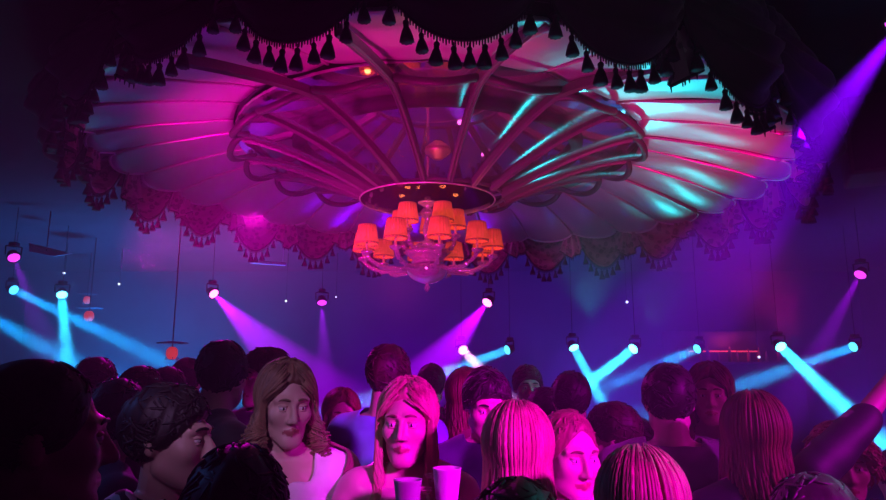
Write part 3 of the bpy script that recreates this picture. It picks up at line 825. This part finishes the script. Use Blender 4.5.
def person(px, ty, Y, yaw, label, hair='short', hc='black', fem=False, body_yaw=None, pitch=0.0, roll=0.0, top='black', skin='skin', pose=None,
           vox=0.008, neck=0.0, coat=None, long=0.35, seed=0, bottom='black', smile=False, curly=0.0, group=None):
    global PERSON_N; PERSON_N += 1
    if vox == 0.008 and Y < 2.35: vox = 0.006
    rs = np.random.RandomState(100 + PERSON_N + seed)
    pose = dict(pose or {})
    if body_yaw is None: body_yaw = yaw * 0.7
    p = at_y(px, ty, Y)
    hair_lift = 0.018
    Hh = p.z - hair_lift
    s = Hh / 1.75
    # scale the body to its height but keep the head life-size
    hs = 1.0
    root = empty('person', (p.x, p.y, 0), R(body_yaw), label, 'person', group)
    hz = Hh - 0.124 * hs * 1.0
    HM4 = Matrix.Translation((0, -0.012 + 0.0, hz)) @ Euler((R(-pitch), R(roll), R(yaw - body_yaw)), 'XYZ').to_matrix().to_4x4()
    rotm = Euler((0, 0, R(yaw - body_yaw)), 'XYZ').to_matrix().to_4x4() @ Euler((R(pitch), R(roll), 0), 'XYZ').to_matrix().to_4x4()
    HM4 = Matrix.Translation((0, -0.012, hz)) @ rotm
    bz = s * 1.0
    if True:
        # body height such that the neck meets the head
        bscale = (hz - 0.045) / 1.58
    BM = Matrix.Scale(bscale, 4)
    mb = xform_mb(body_parts(fem, pose), BM)
    hm = xform_mb(head_mesh(fem), HM4)
    mb.add(hm.v, hm.f)
    me = remesh(mb, vox, 'body')
    V = get_v(me)
    wz = np.clip((hz - 0.10 - V[:, 2]) / 0.06, 0, 1)
    hxy = np.ones(len(V))
    Vs = smooth(me, np.clip(wz, 0.0, 1) * 0.6, 14)
    V = smooth(me, np.full(len(V), 0.30), 1)
    for m_ in (M[skin], M['lip']): me.materials.append(m_)
    inv = np.array(HM4.inverted()); loc = (np.c_[V, np.ones(len(V))] @ inv.T)[:, :3]
    lipmask = (sd_cap(np.abs(loc) * np.array([1, 0, 0]) + loc * np.array([0, 1, 1]), (0.0, -0.094, -0.070), (0.021, -0.083, -0.070), 0.0095, 0.003) < 0.003)
    pv = np.empty(len(me.loops), dtype=np.int64); me.loops.foreach_get('vertex_index', pv)
    ls = np.empty(len(me.polygons), dtype=np.int64); me.polygons.foreach_get('loop_start', ls)
    mi = lipmask[pv[ls]].astype(np.int32)
    me.polygons.foreach_set('material_index', mi); me.polygons.foreach_set('use_smooth', np.ones(len(mi), dtype=bool))
    me.name = 'body'
    bo = bpy.data.objects.new('body', me); COL.objects.link(bo); bo.parent = root
    # eyes and brows
    for sd in (-1, 1):
        c = HM4 @ v3(sd * 0.0305, -0.0780, 0.0015)
        e = MB().ellipsoid((0, 0, 0), (0.0130, 0.0125, 0.0085), nu=14, nv=10)
        e.ellipsoid((0, -0.0068, -0.0005), (0.0062, 0.0062, 0.0062), nu=10, nv=8, mi=1)
        e.ellipsoid((0, 0.0005, 0.0065), (0.0165, 0.0138, 0.0062), nu=14, nv=8, mi=2)
        e.ellipsoid((0, 0.0010, -0.0080), (0.0150, 0.0125, 0.0045), nu=14, nv=8, mi=2)
        eo = e.build('eye', [M['eyewhite'], M['iris'], M[skin]], root); eo.matrix_local = Matrix.Translation(c) @ rotm
        bw = MB(); pts = []
        for i in range(7):
            t = i / 6; x = 0.012 + 0.040 * t; z = 0.0235 + 0.006 * sin(pi * t * 0.8)
            dv = np.array([x, -0.09, z]) - HC; dv = dv / np.linalg.norm(dv)
            r = head_r(dv[None], fem)[0]
            q = HC + dv * (r + 0.001); pts.append((sd * q[0], q[1], q[2]))
        bw.tube(pts, [0.0028, 0.0042, 0.0042, 0.004, 0.0034, 0.0026, 0.0014], 6)
        b_ = bw.build('eyebrow', HM[hc if hc != 'blonde' else 'dirty'], root); b_.matrix_local = HM4
    # clothes
    tm = xform_mb(body_parts(fem, pose, 0.014 if coat is None else 0.010, 'top'), BM)
    tme = remesh(tm, max(vox, 0.010), 'top'); TV = smooth(tme, np.full(len(tme.vertices), 0.5), 4)
    ph = rs.rand(3) * 6
    nrm = np.empty(len(tme.vertices) * 3); tme.vertices.foreach_get('normal', nrm); nrm = nrm.reshape(-1, 3)
    wr = (np.sin(TV[:, 2] * 55 + 9 * np.sin(TV[:, 0] * 7 + ph[0]) + ph[1]) * 0.5 + np.sin(TV[:, 0] * 40 + TV[:, 2] * 28 + ph[2])) * 0.0028
    TV = TV + nrm * wr[:, None]
    tme.vertices.foreach_set('co', TV.ravel()); tme.update()
    nz = 1.47 * bscale - neck        # cut the neckline
    bm = bmesh.new(); bm.from_mesh(tme)
    dele = [v for v in bm.verts if (v.co.z > nz + 0.02 and abs(v.co.x) < 0.085) or (neck > 0 and v.co.y < -0.01 and v.co.z > nz + abs(v.co.x) * 1.1 and abs(v.co.x) < 0.14)]
    bmesh.ops.delete(bm, geom=dele, context='VERTS'); trim(bm); bm.to_mesh(tme); bm.free()
    tme.polygons.foreach_set('use_smooth', [True] * len(tme.polygons))
    tme.materials.append(CM[top]); tme.name = 'top'
    to = bpy.data.objects.new('top', tme); COL.objects.link(to); to.parent = root; solidify(to, 0.006, 1)
    if coat:
        cm_ = xform_mb(body_parts(fem, pose, 0.026, 'top'), BM)
        cme = remesh(cm_, 0.012, 'coat'); smooth(cme, np.full(len(cme.vertices), 0.5), 5)
        bm = bmesh.new(); bm.from_mesh(cme)
        dele = [v for v in bm.verts if (v.co.y < 0.0 and abs(v.co.x) < 0.045 + 0.35 * max(0, v.co.z - 1.05 * bscale)) or (v.co.z > 1.455 * bscale and abs(v.co.x) < 0.085)]
        bmesh.ops.delete(bm, geom=dele, context='VERTS'); trim(bm); bm.to_mesh(cme); bm.free()
        cme.polygons.foreach_set('use_smooth', [True] * len(cme.polygons)); cme.materials.append(CM[coat]); cme.name = 'coat'
        co = bpy.data.objects.new('coat', cme); COL.objects.link(co); co.parent = root; solidify(co, 0.008, 1)
    lm = remesh(xform_mb(body_parts(fem, pose, 0.012, 'legs'), BM), 0.014, 'trousers')
    lm.materials.append(CM[bottom]); lm.name = 'trousers'
    lo = bpy.data.objects.new('trousers', lm); COL.objects.link(lo); lo.parent = root
    for sd in (-1, 1):
        sm = MB().capsule((sd * 0.11, 0.045, 0.062), (sd * 0.12, -0.15, 0.048), 0.056, 0.045, 14).box((sd * 0.115, -0.05, 0.012), (0.09, 0.28, 0.024), bev=0.008)
        xform_mb(sm, BM).build('shoe', M['black'], root)
    make_hair(root, HM4, hair, HM[hc], fem, rs, long, curly, bscale)
    return root, BM
def scalp_limit(T, style):
    """lowest elevation (radians) the scalp hair reaches, by azimuth from the face (0 front, pi back)"""
    a = np.abs((T + pi) % (2 * pi) - pi)
    front = R(40); side = R(8); back = R(-42)
    x = np.interp(a, [0, R(35), R(62), R(80), R(110), R(140), pi], [front, R(36), R(14), R(-4), R(-14), R(-36), back])
    if style in ('long', 'bob', 'curtain'):
        x = np.interp(a, [0, R(35), R(62), R(80), R(110), R(140), pi], [R(56), R(50), R(28), R(2), R(-14), R(-36), back])
    if style == 'buzz': x = x + R(20) * np.exp(-(a / 0.7) ** 2)
    return x
def make_hair(root, HM4, style, hm, fem, rs, long, curly, bscale):
    if style == 'none': return
    nu, nv = 88, 30
    T = np.arange(nu) / nu * 2 * pi
    lim = scalp_limit(T, style)
    thick = {'short': 0.014, 'buzz': 0.006, 'curly': 0.030, 'long': 0.016, 'bob': 0.018, 'up': 0.014, 'quiff': 0.016, 'curtain': 0.018}[style]
    m = MB(); P = []
    ph = rs.rand(8) * 6.28
    for i in range(nu):
        row = []
        for j in range(nv + 2):
            v = min(1.0, j / nv); el = pi / 2 - 0.001 + (lim[i] - pi / 2) * v
            d = np.array([sin(T[i]) * cos(el), -cos(T[i]) * cos(el), sin(el)])
            row.append(d)
        P.append(row)
    D = np.array(P); r = scalp_r(D, fem)
    vv = np.minimum(1.0, np.arange(nv + 2) / nv)[None, :] + 0 * r
    TT = T[:, None] + 0 * r
    fade = np.sqrt(np.clip((1 - vv) / (0.28 if style in ('long', 'bob', 'curtain', 'buzz') else 0.14), 0, 1))
    lump = 1 + 0.28 * np.sin(TT * 9 + 5 * vv + ph[0]) * vv + 0.18 * np.sin(TT * 21 + 9 * vv + ph[1]) * vv + 0.22 * np.sin(4 * TT + 6 * vv + ph[2]) + 0.12 * np.sin(37 * TT + ph[3]) * vv
    th = thick * lump
    fr = np.exp(-(((TT + pi) % (2 * pi) - pi) / 0.9) ** 2)
    if style in ('quiff', 'short'): th = th + (0.016 if style == 'quiff' else 0.006) * fr * np.exp(-((vv - 0.72) / 0.25) ** 2)
    th = th * (0.15 + 0.85 * fade)
    rr = r + 0.001 + th
    rr[:, -1] = r[:, -1] - 0.012
    V = HC + D * rr[..., None]
    Pg = [[tuple(HM4 @ Vector(V[i, j])) for j in range(nv + 2)] for i in range(nu)]
    m.grid(Pg, closed_u=True)
    # locks
    def lock(pts, w, seg=5): m.tube(pts, [w * x for x in np.interp(np.linspace(0, 1, len(pts)), [0, .25, .7, 1], [0.8, 1, .8, .15])], seg)
    nshort = {'short': 460, 'buzz': 90, 'curly': 420, 'long': 110, 'bob': 120, 'up': 160, 'quiff': 460, 'curtain': 160}[style]
    for q in range(nshort):
        t0 = rs.rand() * 2 * pi; l0 = float(scalp_limit(np.array([t0]), style)[0])
        e0 = pi / 2 + (l0 - pi / 2) * (rs.rand() ** 0.6) * 0.97
        if style == 'curly':
            rad = 0.008 + 0.008 * rs.rand(); pts = []
            d = np.array([sin(t0) * cos(e0), -cos(t0) * cos(e0), sin(e0)]); rb = scalp_r(d[None], fem)[0] + 0.012 + 0.022 * rs.rand()
            c = HC + d * rb; a = np.cross(d, [0.3, 0.2, 1]); a /= np.linalg.norm(a); b = np.cross(d, a)
            for i in range(9):
                an = i * 0.95 + q; pts.append(HM4 @ Vector(c + (a * cos(an) + b * sin(an)) * rad + d * 0.0035 * i - np.array([0, 0, 0.003 * i])))
            lock(pts, 0.0042, 4); continue
        ln = (0.30 + 0.35 * rs.rand()) * (0.75 if style == 'quiff' else 0.38 if style in ('short', 'buzz') else 0.55)
        sw = rs.randn() * 0.35; pts = []
        D_ = []
        if style in ('long', 'bob', 'curtain', 'up') and abs((t0 + pi) % (2 * pi) - pi) < 1.15: continue
        for i in range(6):
            f = i / 5; e = e0 - ln * f; t = t0 + sw * f
            D_.append([sin(t) * cos(e), -cos(t) * cos(e), sin(e)])
        D_ = np.array(D_); rr_ = scalp_r(D_, fem)
        lim_e = float(scalp_limit(np.array([t0 + sw]), style)[0]) + (0.03 if style in ('short', 'buzz') else -0.06)
        if e0 - ln < lim_e and style not in ('long', 'bob'): continue
        lift = thick * (0.75 + 0.5 * rs.rand())
        fr1 = math.exp(-(((t0 + pi) % (2 * pi) - pi) / 0.9) ** 2)
        up = (0.016 if style == 'quiff' else 0.006) * fr1 if style in ('quiff', 'short') else 0
        for i in range(6):
            pts.append(HM4 @ Vector(HC + D_[i] * (rr_[i] + lift + up * (i / 5) + 0.004 * (i / 5) ** 2)))
        lock(pts, 0.0040, 4)
    if style in ('long', 'bob', 'curtain', 'up'):
        nl = {'long': 850, 'bob': 420, 'curtain': 240, 'up': 40}[style]
        hz = HM4.translation.z; c0 = HM4.translation
        for q in range(nl):
            side = 1 if rs.rand() < .5 else -1
            az = side * (R(12) + (pi - R(12)) * rs.rand() ** 0.8)
            if style == 'curtain' and abs(az) > R(125): pass
            L_ = (long if style != 'curtain' else 0.20) * (0.75 + 0.35 * rs.rand()); n = 20 if style == 'long' else 16
            e0 = R(80) - R(35) * rs.rand()
            a_end = side * max(abs(az), R(74) if style != 'curtain' else R(60))
            pts = []; lift = thick * (0.55 + 1.0 * rs.rand()); w1 = rs.rand() * 6; amp = (0.004 + 0.010 * rs.rand()) * (1 + 2.2 * curly); fq = 2.2 + 1.6 * rs.rand() + 2 * curly
            # over the skull
            for i in range(8):
                f = i / 7; e = e0 + (R(-5) - e0) * f; t = az + (a_end - az) * min(1, f * 1.5)
                d = np.array([sin(t) * cos(e), -cos(t) * cos(e), sin(e)])
                rb = scalp_r(d[None], fem)[0]
                pts.append(HM4 @ Vector(HC + d * (rb + lift)))
            # falling
            p = pts[-1].copy(); out = Vector((p.x - c0.x, p.y - c0.y, 0)).normalized()
            drop = L_
            p0 = p.copy()
            for i in range(1, n):
                f = i / (n - 1); z = p0.z - drop * f
                rel = z - hz
                # keep clear of head, neck and shoulders
                need = np.interp(-rel, [0.0, 0.08, 0.14, 0.20, 0.28, 0.45], [0.088, 0.082, 0.080, 0.10, 0.135, 0.15])
                q_ = Vector((p0.x - c0.x, p0.y - c0.y, 0))
                an = math.atan2(q_.x, -q_.y) + amp * 4 * sin(w1 + fq * 5 * f) * min(1, 2 * f) - side * 0.38 * min(1, f * 1.4) * (1 if style == 'long' and abs(az) < R(95) else 0)
                base = q_.length + (0.02 + 0.035 * curly) * f
                flat = 1.0
                rad = max(base * (1 - 0.1 * f), need * (0.85 if abs(sin(an)) < .6 else 1.0) * min(1.0, 0.72 + 1.2 * f)) + amp * sin(w1 + 1.3 + fq * 6 * f) * min(1, 2 * f)
                pts.append(Vector((c0.x + rad * sin(an), c0.y - rad * cos(an), z)))
            lock(pts, 0.0048, 5)
        if style == 'up':
            c = HM4 @ Vector((0, 0.10, 0.09))
            for q in range(60):
                a1 = rs.rand() * 6.28; pts = []; tilt = rs.randn() * .6
                for i in range(9):
                    an = a1 + i * 0.5
                    pts.append(c + Vector((0.042 * cos(an), 0.03 * sin(an) * cos(tilt), 0.036 * sin(an + tilt))) * (0.7 + .35 * rs.rand() if i == 0 else 0.95))
                lock(pts, 0.007, 5)
    m.build('hair', hm, root)

# ------------------------------------------------------------------ the crowd
CG = 'people on the dance floor'
person(40, 352, 1.10, 128, 'person at far left, big dark head turned away, cropped black hair', 'buzz', 'black', top='black', body_yaw=150, skin='skin_tan')
person(117, 377, 2.25, 178, 'person with dark hair, back of head just behind the big head at far left', 'short', 'black', top='navy')
person(172, 382, 1.72, 88, 'person with short dark hair in profile facing right, black and white patterned shirt', 'short', 'black', top='zebra', vox=0.0048, body_yaw=50)
person(96, 356, 3.30, 172, 'person whose magenta-lit hair shows above the far left dark heads, leftmost of the row', 'short', 'brown', top='purple')
person(141, 365, 2.95, 175, 'person whose round pink-lit head shows directly above the patterned-shirt person', 'short', 'brown', top='grey')
person(168, 366, 3.55, 178, 'person half hidden behind the pink-lit head above the patterned shirt', 'short', 'black', top='navy')
person(187, 357, 4.1, 180, 'person whose head edge shows just left of the tall flat-topped dark head', 'short', 'brown', top='black')
person(222, 339, 2.55, 176, 'tall person from behind, black hair, standing under the pink-white light', 'short', 'black', top='black')
person(236, 442, 1.30, 172, 'person in front, round dark head cut by bottom edge below the tall person', 'short', 'black', top='black')
person(268, 347, 3.05, -50, 'person in shadow facing left, between the tall person and the woman in the white top', 'quiff', 'brown', top='black')
person(288, 360, 2.20, 28, 'person with wavy dark blonde hair, white low top and wine jacket, facing right', 'bob', 'dirty', True, top='white', coat='wine', neck=0.09, vox=0.0046, body_yaw=12, long=0.20, curly=0.8, pitch=6)
p9, b9 = person(342, 388, 3.45, 15, 'person in a pink satin top behind, raising a glass', 'long', 'auburn', True, top='pink', neck=0.05,
       pose={'R': ((-0.26, -0.16, 1.22), (-0.10, -0.30, 1.42), (0.1, -0.15, 1.0), (0.3, -1, 0.1), 1), 'curl': 0.7})
person(388, 343, 2.75, 165, 'tall person from behind with brown hair, light blue shirt', 'short', 'brown', top='lightblue', body_yaw=150)
pb, bb = person(408, 377, 2.15, -8, 'smiling person with long blonde hair, magenta-lit, both hands raised to the chest', 'long', 'blonde', True, top='pink', neck=0.05, vox=0.0046, long=0.46, body_yaw=-4,
       pose={'L': ((0.25, -0.10, 1.18), (0.165, -0.30, 1.415), (-0.1, -0.1, 1.0), (-1.0, -0.2, 0), 1), 'R': ((-0.24, -0.12, 1.17), (0.035, -0.32, 1.385), (0.1, -0.1, 1.0), (1.0, -0.2, 0), -1), 'curl': 0.8, 'cuff': 0.8})
person(430, 363, 4.25, 180, 'person far back, dark head above the blonde person', 'short', 'black', top='black')
person(456, 398, 3.90, 176, 'person far back, small dark head right of the blonde person', 'short', 'black', top='navy')
person(464, 368, 3.20, 168, 'person with long auburn hair from behind, under the white-pink light', 'long', 'auburn', True, top='wine')
p13, b13 = person(486, 367, 2.60, 8, 'person with dark swept hair looking down, holding a bottle', 'quiff', 'black', top='navy', pitch=16, vox=0.006, body_yaw=4,
       pose={'R': ((-0.22, -0.17, 1.16), (-0.06, -0.40, 1.30), (0.15, -0.2, 1.0), (0.8, -0.6, 0), 1), 'curl': 0.75})
person(513, 401, 1.85, 178, 'person from behind with long straight hair glowing magenta', 'long', 'blonde', True, top='purple', long=0.44)
person(511, 476, 1.30, 176, 'person in front, reddish dark head cut by bottom edge below the long magenta hair', 'short', 'auburn', top='black')
person(527, 364, 4.10, 4, 'person far back facing forward, teal-lit face and short brown hair', 'short', 'brown', top='grey', vox=0.006)
person(542, 386, 3.50, 182, 'person from behind, dark head below the teal-lit face', 'short', 'black', top='black')
person(567, 406, 2.12, 20, 'person with cropped fair hair, magenta face and white collar', 'buzz', 'dirty', top='white', vox=0.0048, body_yaw=10, pitch=8)
person(568, 370, 3.15, 178, 'person from behind with thick black hair, above the magenta face', 'short', 'black', top='purple')
person(601, 404, 4.30, 180, 'person far back, small dark head under the crossing cyan beams', 'short', 'black', top='black')
person(612, 401, 2.78, -115, 'person with brown hair turned away to the left, pink-lit cheek', 'short', 'brown', top='pink', body_yaw=-130)
person(634, 416, 3.70, 180, 'person in a pale teal top seen between brown hair and the plum shirt', 'short', 'brown', top='teal')
person(634, 446, 1.50, 178, 'person in front with loose dark blonde hair catching teal light, bottom edge', 'long', 'dirty', True, top='black', long=0.3)
person(667, 362, 2.38, 168, 'person from behind with neat black hair, plum shirt', 'short', 'black', top='purple', body_yaw=172)
person(708, 362, 2.95, -22, 'person with parted pink-lit auburn hair facing forward, lilac top', 'curtain', 'auburn', True, top='lilac', neck=0.03, vox=0.006)
person(752, 391, 2.08, 172, 'person from behind with long auburn hair, floral jacket, arm raised to the right', 'long', 'auburn', True, top='floral', long=0.5, curly=0.3, body_yaw=176,
       pose={'R': ((-0.36, -0.06, 1.68), (-0.54, -0.12, 1.85), (-0.75, -0.2, 0.45), (0, -0.6, -0.8), 1), 'liftR': 0.11, 'cuff': 0.05, 'curl': 0.2})
person(838, 424, 2.42, -20, 'person with curly blonde hair under the raised arm', 'curly', 'blonde', True, top='grey', neck=0.04)
person(806, 471, 1.50, 178, 'person in front, smooth dark head cut by bottom edge at the right', 'short', 'black', top='black')
person(898, 446, 2.85, 175, 'person at the right edge in a pink top, partly out of frame', 'short', 'brown', top='pink')

# things held in hands
def put(root, BM_, local): return Matrix.Translation(root.location) @ root.rotation_euler.to_matrix().to_4x4() @ BM_ @ Vector(local)
M['amber'] = mat('bottle_glass', (0.55, 0.50, 0.52), 0.08, 0.1, trans=0.5)
w = put(p13, b13, (-0.045, -0.455, 1.345))
bt = empty('bottle', w, 0, 'clear glass bottle held up by the person looking down', 'bottle')
MB().lathe([(0, -0.11), (0.030, -0.11), (0.034, -0.10), (0.034, 0.03), (0.028, 0.06), (0.014, 0.09), (0.0125, 0.15), (0.015, 0.152), (0.015, 0.165), (0.010, 0.165), (0.010, 0.09), (0, 0.08)], 24).build('glass_body', M['amber'], bt)
MB().lathe([(0.0345, -0.07), (0.0352, -0.068), (0.0352, 0.012), (0.0345, 0.014)], 24).build('paper_label', CM['white'], bt)
w = put(p9, b9, (-0.085, -0.375, 1.50))
for (lx, lz, lab) in ((0.048, 1.452, 'white cup in the left-hand side hand of the smiling blonde person'), (0.150, 1.482, 'white cup in the right-hand side hand of the smiling blonde person')):
    k = empty('cup', put(pb, bb, (lx, -0.375, lz)), 0, lab, 'cup', 'white cups')
    MB().lathe([(0, -0.055), (0.024, -0.055), (0.025, -0.05), (0.036, 0.055), (0.0375, 0.06), (0.035, 0.06), (0.034, 0.055), (0.023, -0.045), (0, -0.045)], 24).build('cup_body', CM['white'], k)
    MB().lathe([(0, 0.035), (0.0315, 0.035), (0.0315, 0.037), (0, 0.037)], 20).build('drink', mat('pale_drink', (0.8, 0.7, 0.6), 0.1), k)
gl = empty('drinking_glass', w, 0, 'shiny drinking glass raised by the person in pink satin', 'glass')
MB().lathe([(0, -0.06), (0.028, -0.06), (0.034, 0.075), (0.031, 0.075), (0.026, -0.05), (0, -0.05)], 24).build('tumbler', M['glass'], gl)
MB().lathe([(0, -0.049), (0.0255, -0.049), (0.029, 0.035), (0, 0.035)], 20).build('drink', mat('drink', (0.9, 0.4, 0.5), 0.05, trans=0.7), gl)

# ------------------------------------------------------------------ things on the walls and ceiling of the room
M['redshade'] = mat('red_lamp_shade', (0.8, 0.12, 0.08), 0.7, emit=(1.0, 0.06, 0.06), es=0.55)
def red_lamp(px, py, Y, label, s=1.0):
    p = at_y(px, py, Y)
    l = empty('pendant_lamp', p, 0, label, 'lamp', 'red pendant lamps along the back')
    MB().lathe([(0.0, -0.10 * s), (0.05 * s, -0.10 * s), (0.09 * s, -0.03 * s), (0.085 * s, 0.05 * s), (0.05 * s, 0.09 * s), (0, 0.10 * s)], 20, wob=lambda a: 1 + .03 * cos(10 * a)).build('lamp_shade', M['redshade'], l)
    MB().lathe([(0.02, 0.17 * s), (0.24 * s, 0.15 * s), (0.24 * s, 0.165 * s), (0.02, 0.19 * s), (0.02, 0.17 * s)], 28).build('reflector', M['rib'], l)
    MB().tube([(0, 0, 0.09 * s), (0, 0, 3.95 - p.z)], 0.008, 6).build('cord', M['black'], l)
    for k in range(6):
        a = k * pi / 3
        MB().ellipsoid((0.10 * s * cos(a), 0.10 * s * sin(a), -0.09 * s), (0.012, 0.012, 0.02), nu=8, nv=6).build('crystal', M['glass'], l)
red_lamp(172, 353, 8.5, 'red-glowing crystal pendant lamp left of the tall person, lowest of the red lamps', 0.8)
red_lamp(89, 316, 11.0, 'small red pendant lamp right of the white-cyan light beam', 0.85)
red_lamp(87, 300, 12.5, 'faint red pendant lamp just above the other small red one', 0.7)
M['led'] = mat('pinspot_led', (0.9, 0.9, 1.0), 0.3, emit=(0.8, 0.85, 1.0), es=2.2)
def pinspot(px, py, Y, label, r=0.02):
    p = at_y(px, py, Y)
    o = empty('pinspot', p, 0, label, 'small light', 'tiny white pinspots')
    MB().ellipsoid((0, 0, 0), (r, r, r), nu=10, nv=8).build('led', M['led'], o)
    MB().tube([(0, 0.03, r + .01), (0, 0.03, 3.95 - p.z)], 0.006, 6).build('stem', M['black'], o)
    MB().lathe([(0, 0.04), (0.03, 0.04), (0.03, -0.005), (0.026, -0.005), (0.026, 0.03), (0, 0.03)], 12, M=Euler((R(-90), 0, 0)).to_matrix().to_4x4()).build('housing', M['black'], o)
pinspot(64, 273, 11.5, 'tiny warm white light above the white-cyan fixture')
pinspot(119, 284, 12.0, 'tiny white light right of the two small red lamps, far left')
pinspot(286, 301, 12.5, 'tiny white light left of the small magenta fixture')
pinspot(336, 297, 12.5, 'tiny white light right of the small magenta fixture', 0.014)
pinspot(627, 302, 12.5, 'tiny white light above the crossing cyan pair', 0.024)
pinspot(759, 357, 12.0, 'tiny white light left of the brightest cyan fixture', 0.022)
# hung loudspeaker at the right, above eye level
p = at_y(885, 128, 5.2)
sp = empty('loudspeaker', p, R(-25), 'dark hanging loudspeaker at the right edge beside the drapes', 'loudspeaker')
M['maroon'] = mottled('maroon_cabinet', (0.05, 0.012, 0.03), (0.06, 0.015, 0.035), 3, 0.5)
MB().box((0, 0, 0), (0.62, 0.5, 0.86), bev=0.02).build('cabinet', M['maroon'], sp)
MB().box((0, -0.255, 0), (0.56, 0.02, 0.8), bev=0.008).build('grille', bump(mat('grille', (0.02, 0.01, 0.018), 0.6, 0.3), scale=200, strength=.5), sp)
MB().tube([(-0.2, 0, 0.42), (-0.2, 0, 3.95 - p.z)], 0.012, 8).tube([(0.2, 0, 0.42), (0.2, 0, 3.95 - p.z)], 0.012, 8).build('hanging_rod', M['black'], sp)
# ceiling pipe and panels
p = at_y(886, 63, 4.9)
o = MB().tube([(-0.25, 0.05, -0.03), (0.1, 0.02, 0.0), (1.6, -0.2, 0.02)], 0.045, 12).build('ceiling_pipe', M['rib'], None, loc=p)
tag(o, 'pale metal pipe running off the top right edge above the loudspeaker', 'pipe')
p = at_y(268, 263, 11.0)
o = MB().box((0, 0, 0), (0.62, 0.06, 0.06), bev=0.02, rot=Euler((0, R(4), 0))).tube([(0.25, 0, 0.02), (0.25, 0, 3.95 - p.z)], 0.004, 6).tube([(-0.25, 0, 0.02), (-0.25, 0, 3.95 - p.z)], 0.004, 6).build('tube_lamp', mat('dim_tube', (0.6, 0.5, 0.7), 0.4), None, loc=p)
tag(o, 'thin unlit tube lamp hanging below the far drapes, left of the chandelier', 'tube lamp')
p = at_y(44, 250, 9.0)
pn = empty('ceiling_panel', p, 0, 'pale slanted panel hanging high above the white-cyan light at left', 'panel')
MB().add([(-0.22, 0, 0.10), (0.34, 0.1, -0.03), (0.08, 0.1, -0.07), (-0.2, 0, -0.02), (-0.22, 0.03, 0.10), (0.34, 0.13, -0.03), (0.08, 0.13, -0.07), (-0.2, 0.03, -0.02)],
         [(0, 3, 2, 1), (4, 5, 6, 7), (0, 1, 5, 4), (1, 2, 6, 5), (2, 3, 7, 6), (3, 0, 4, 7)]).build('panel_board', mat('pale_panel', (0.5, 0.5, 0.6), 0.4), pn, smooth=False)
MB().tube([(0, 0.06, 0.0), (0, 0.06, 3.95 - p.z)], 0.008, 6).build('hanging_wire', M['black'], pn)
# back bar with red-lit bottles at the right
p = at_y(735, 357, 13.6)
bar_o = empty('back_bar', (p.x, p.y, 0), 0, 'dark back bar shelf with a red glow, between cyan lights at right', 'bar')
zt = p.z - 0.10
MB().box((0, 0.1, zt / 2 - 0.02), (2.6, 0.5, zt - 0.04), bev=0.01).build('cabinet', M['wall'], bar_o)
MB().box((0, 0.05, zt - 0.02), (2.7, 0.6, 0.04), bev=0.008).build('shelf', M['maroon'], bar_o)
MB().box((0, 0.34, zt + 0.32), (2.7, 0.04, 0.62), bev=0.008).build('back_panel', M['maroon'], bar_o)
MB().box((-0.1, 0.30, zt + 0.22), (1.5, 0.02, 0.025), bev=0.004).build('light_strip', mat('red_strip', (1, .1, .1), .4, emit=(1.0, 0.05, 0.10), es=1.2), bar_o)
BOT = MB().lathe([(0, 0), (0.038, 0), (0.04, 0.01), (0.04, 0.17), (0.016, 0.23), (0.014, 0.29), (0, 0.29)], 14)
for i in range(12):
    x = p.x - 1.15 + 0.2 * i + 0.03 * sin(i * 4)
    o = BOT.build('liquor_bottle', mat('liquor_glass', (0.35 + .1 * sin(i), 0.12, 0.10 + .08 * cos(i * 2)), 0.1, 0.2), None, loc=(x, p.y - 0.05, zt + 0.001))
    s = 0.9 + 0.2 * sin(i * 2.7); o.scale = (s, s, s)
    tag(o, 'bottle in the red-lit row on the back bar between the cyan lights at right', 'bottle', 'bottles on the back bar')
l = bpy.data.lights.new('bar_light', 'POINT'); l.energy = 12; l.color = (1, 0.05, 0.08); l.shadow_soft_size = 0.1
lo = bpy.data.objects.new('bar_light', l); COL.objects.link(lo); lo.location = (p.x, p.y - 0.1, zt + 0.5)
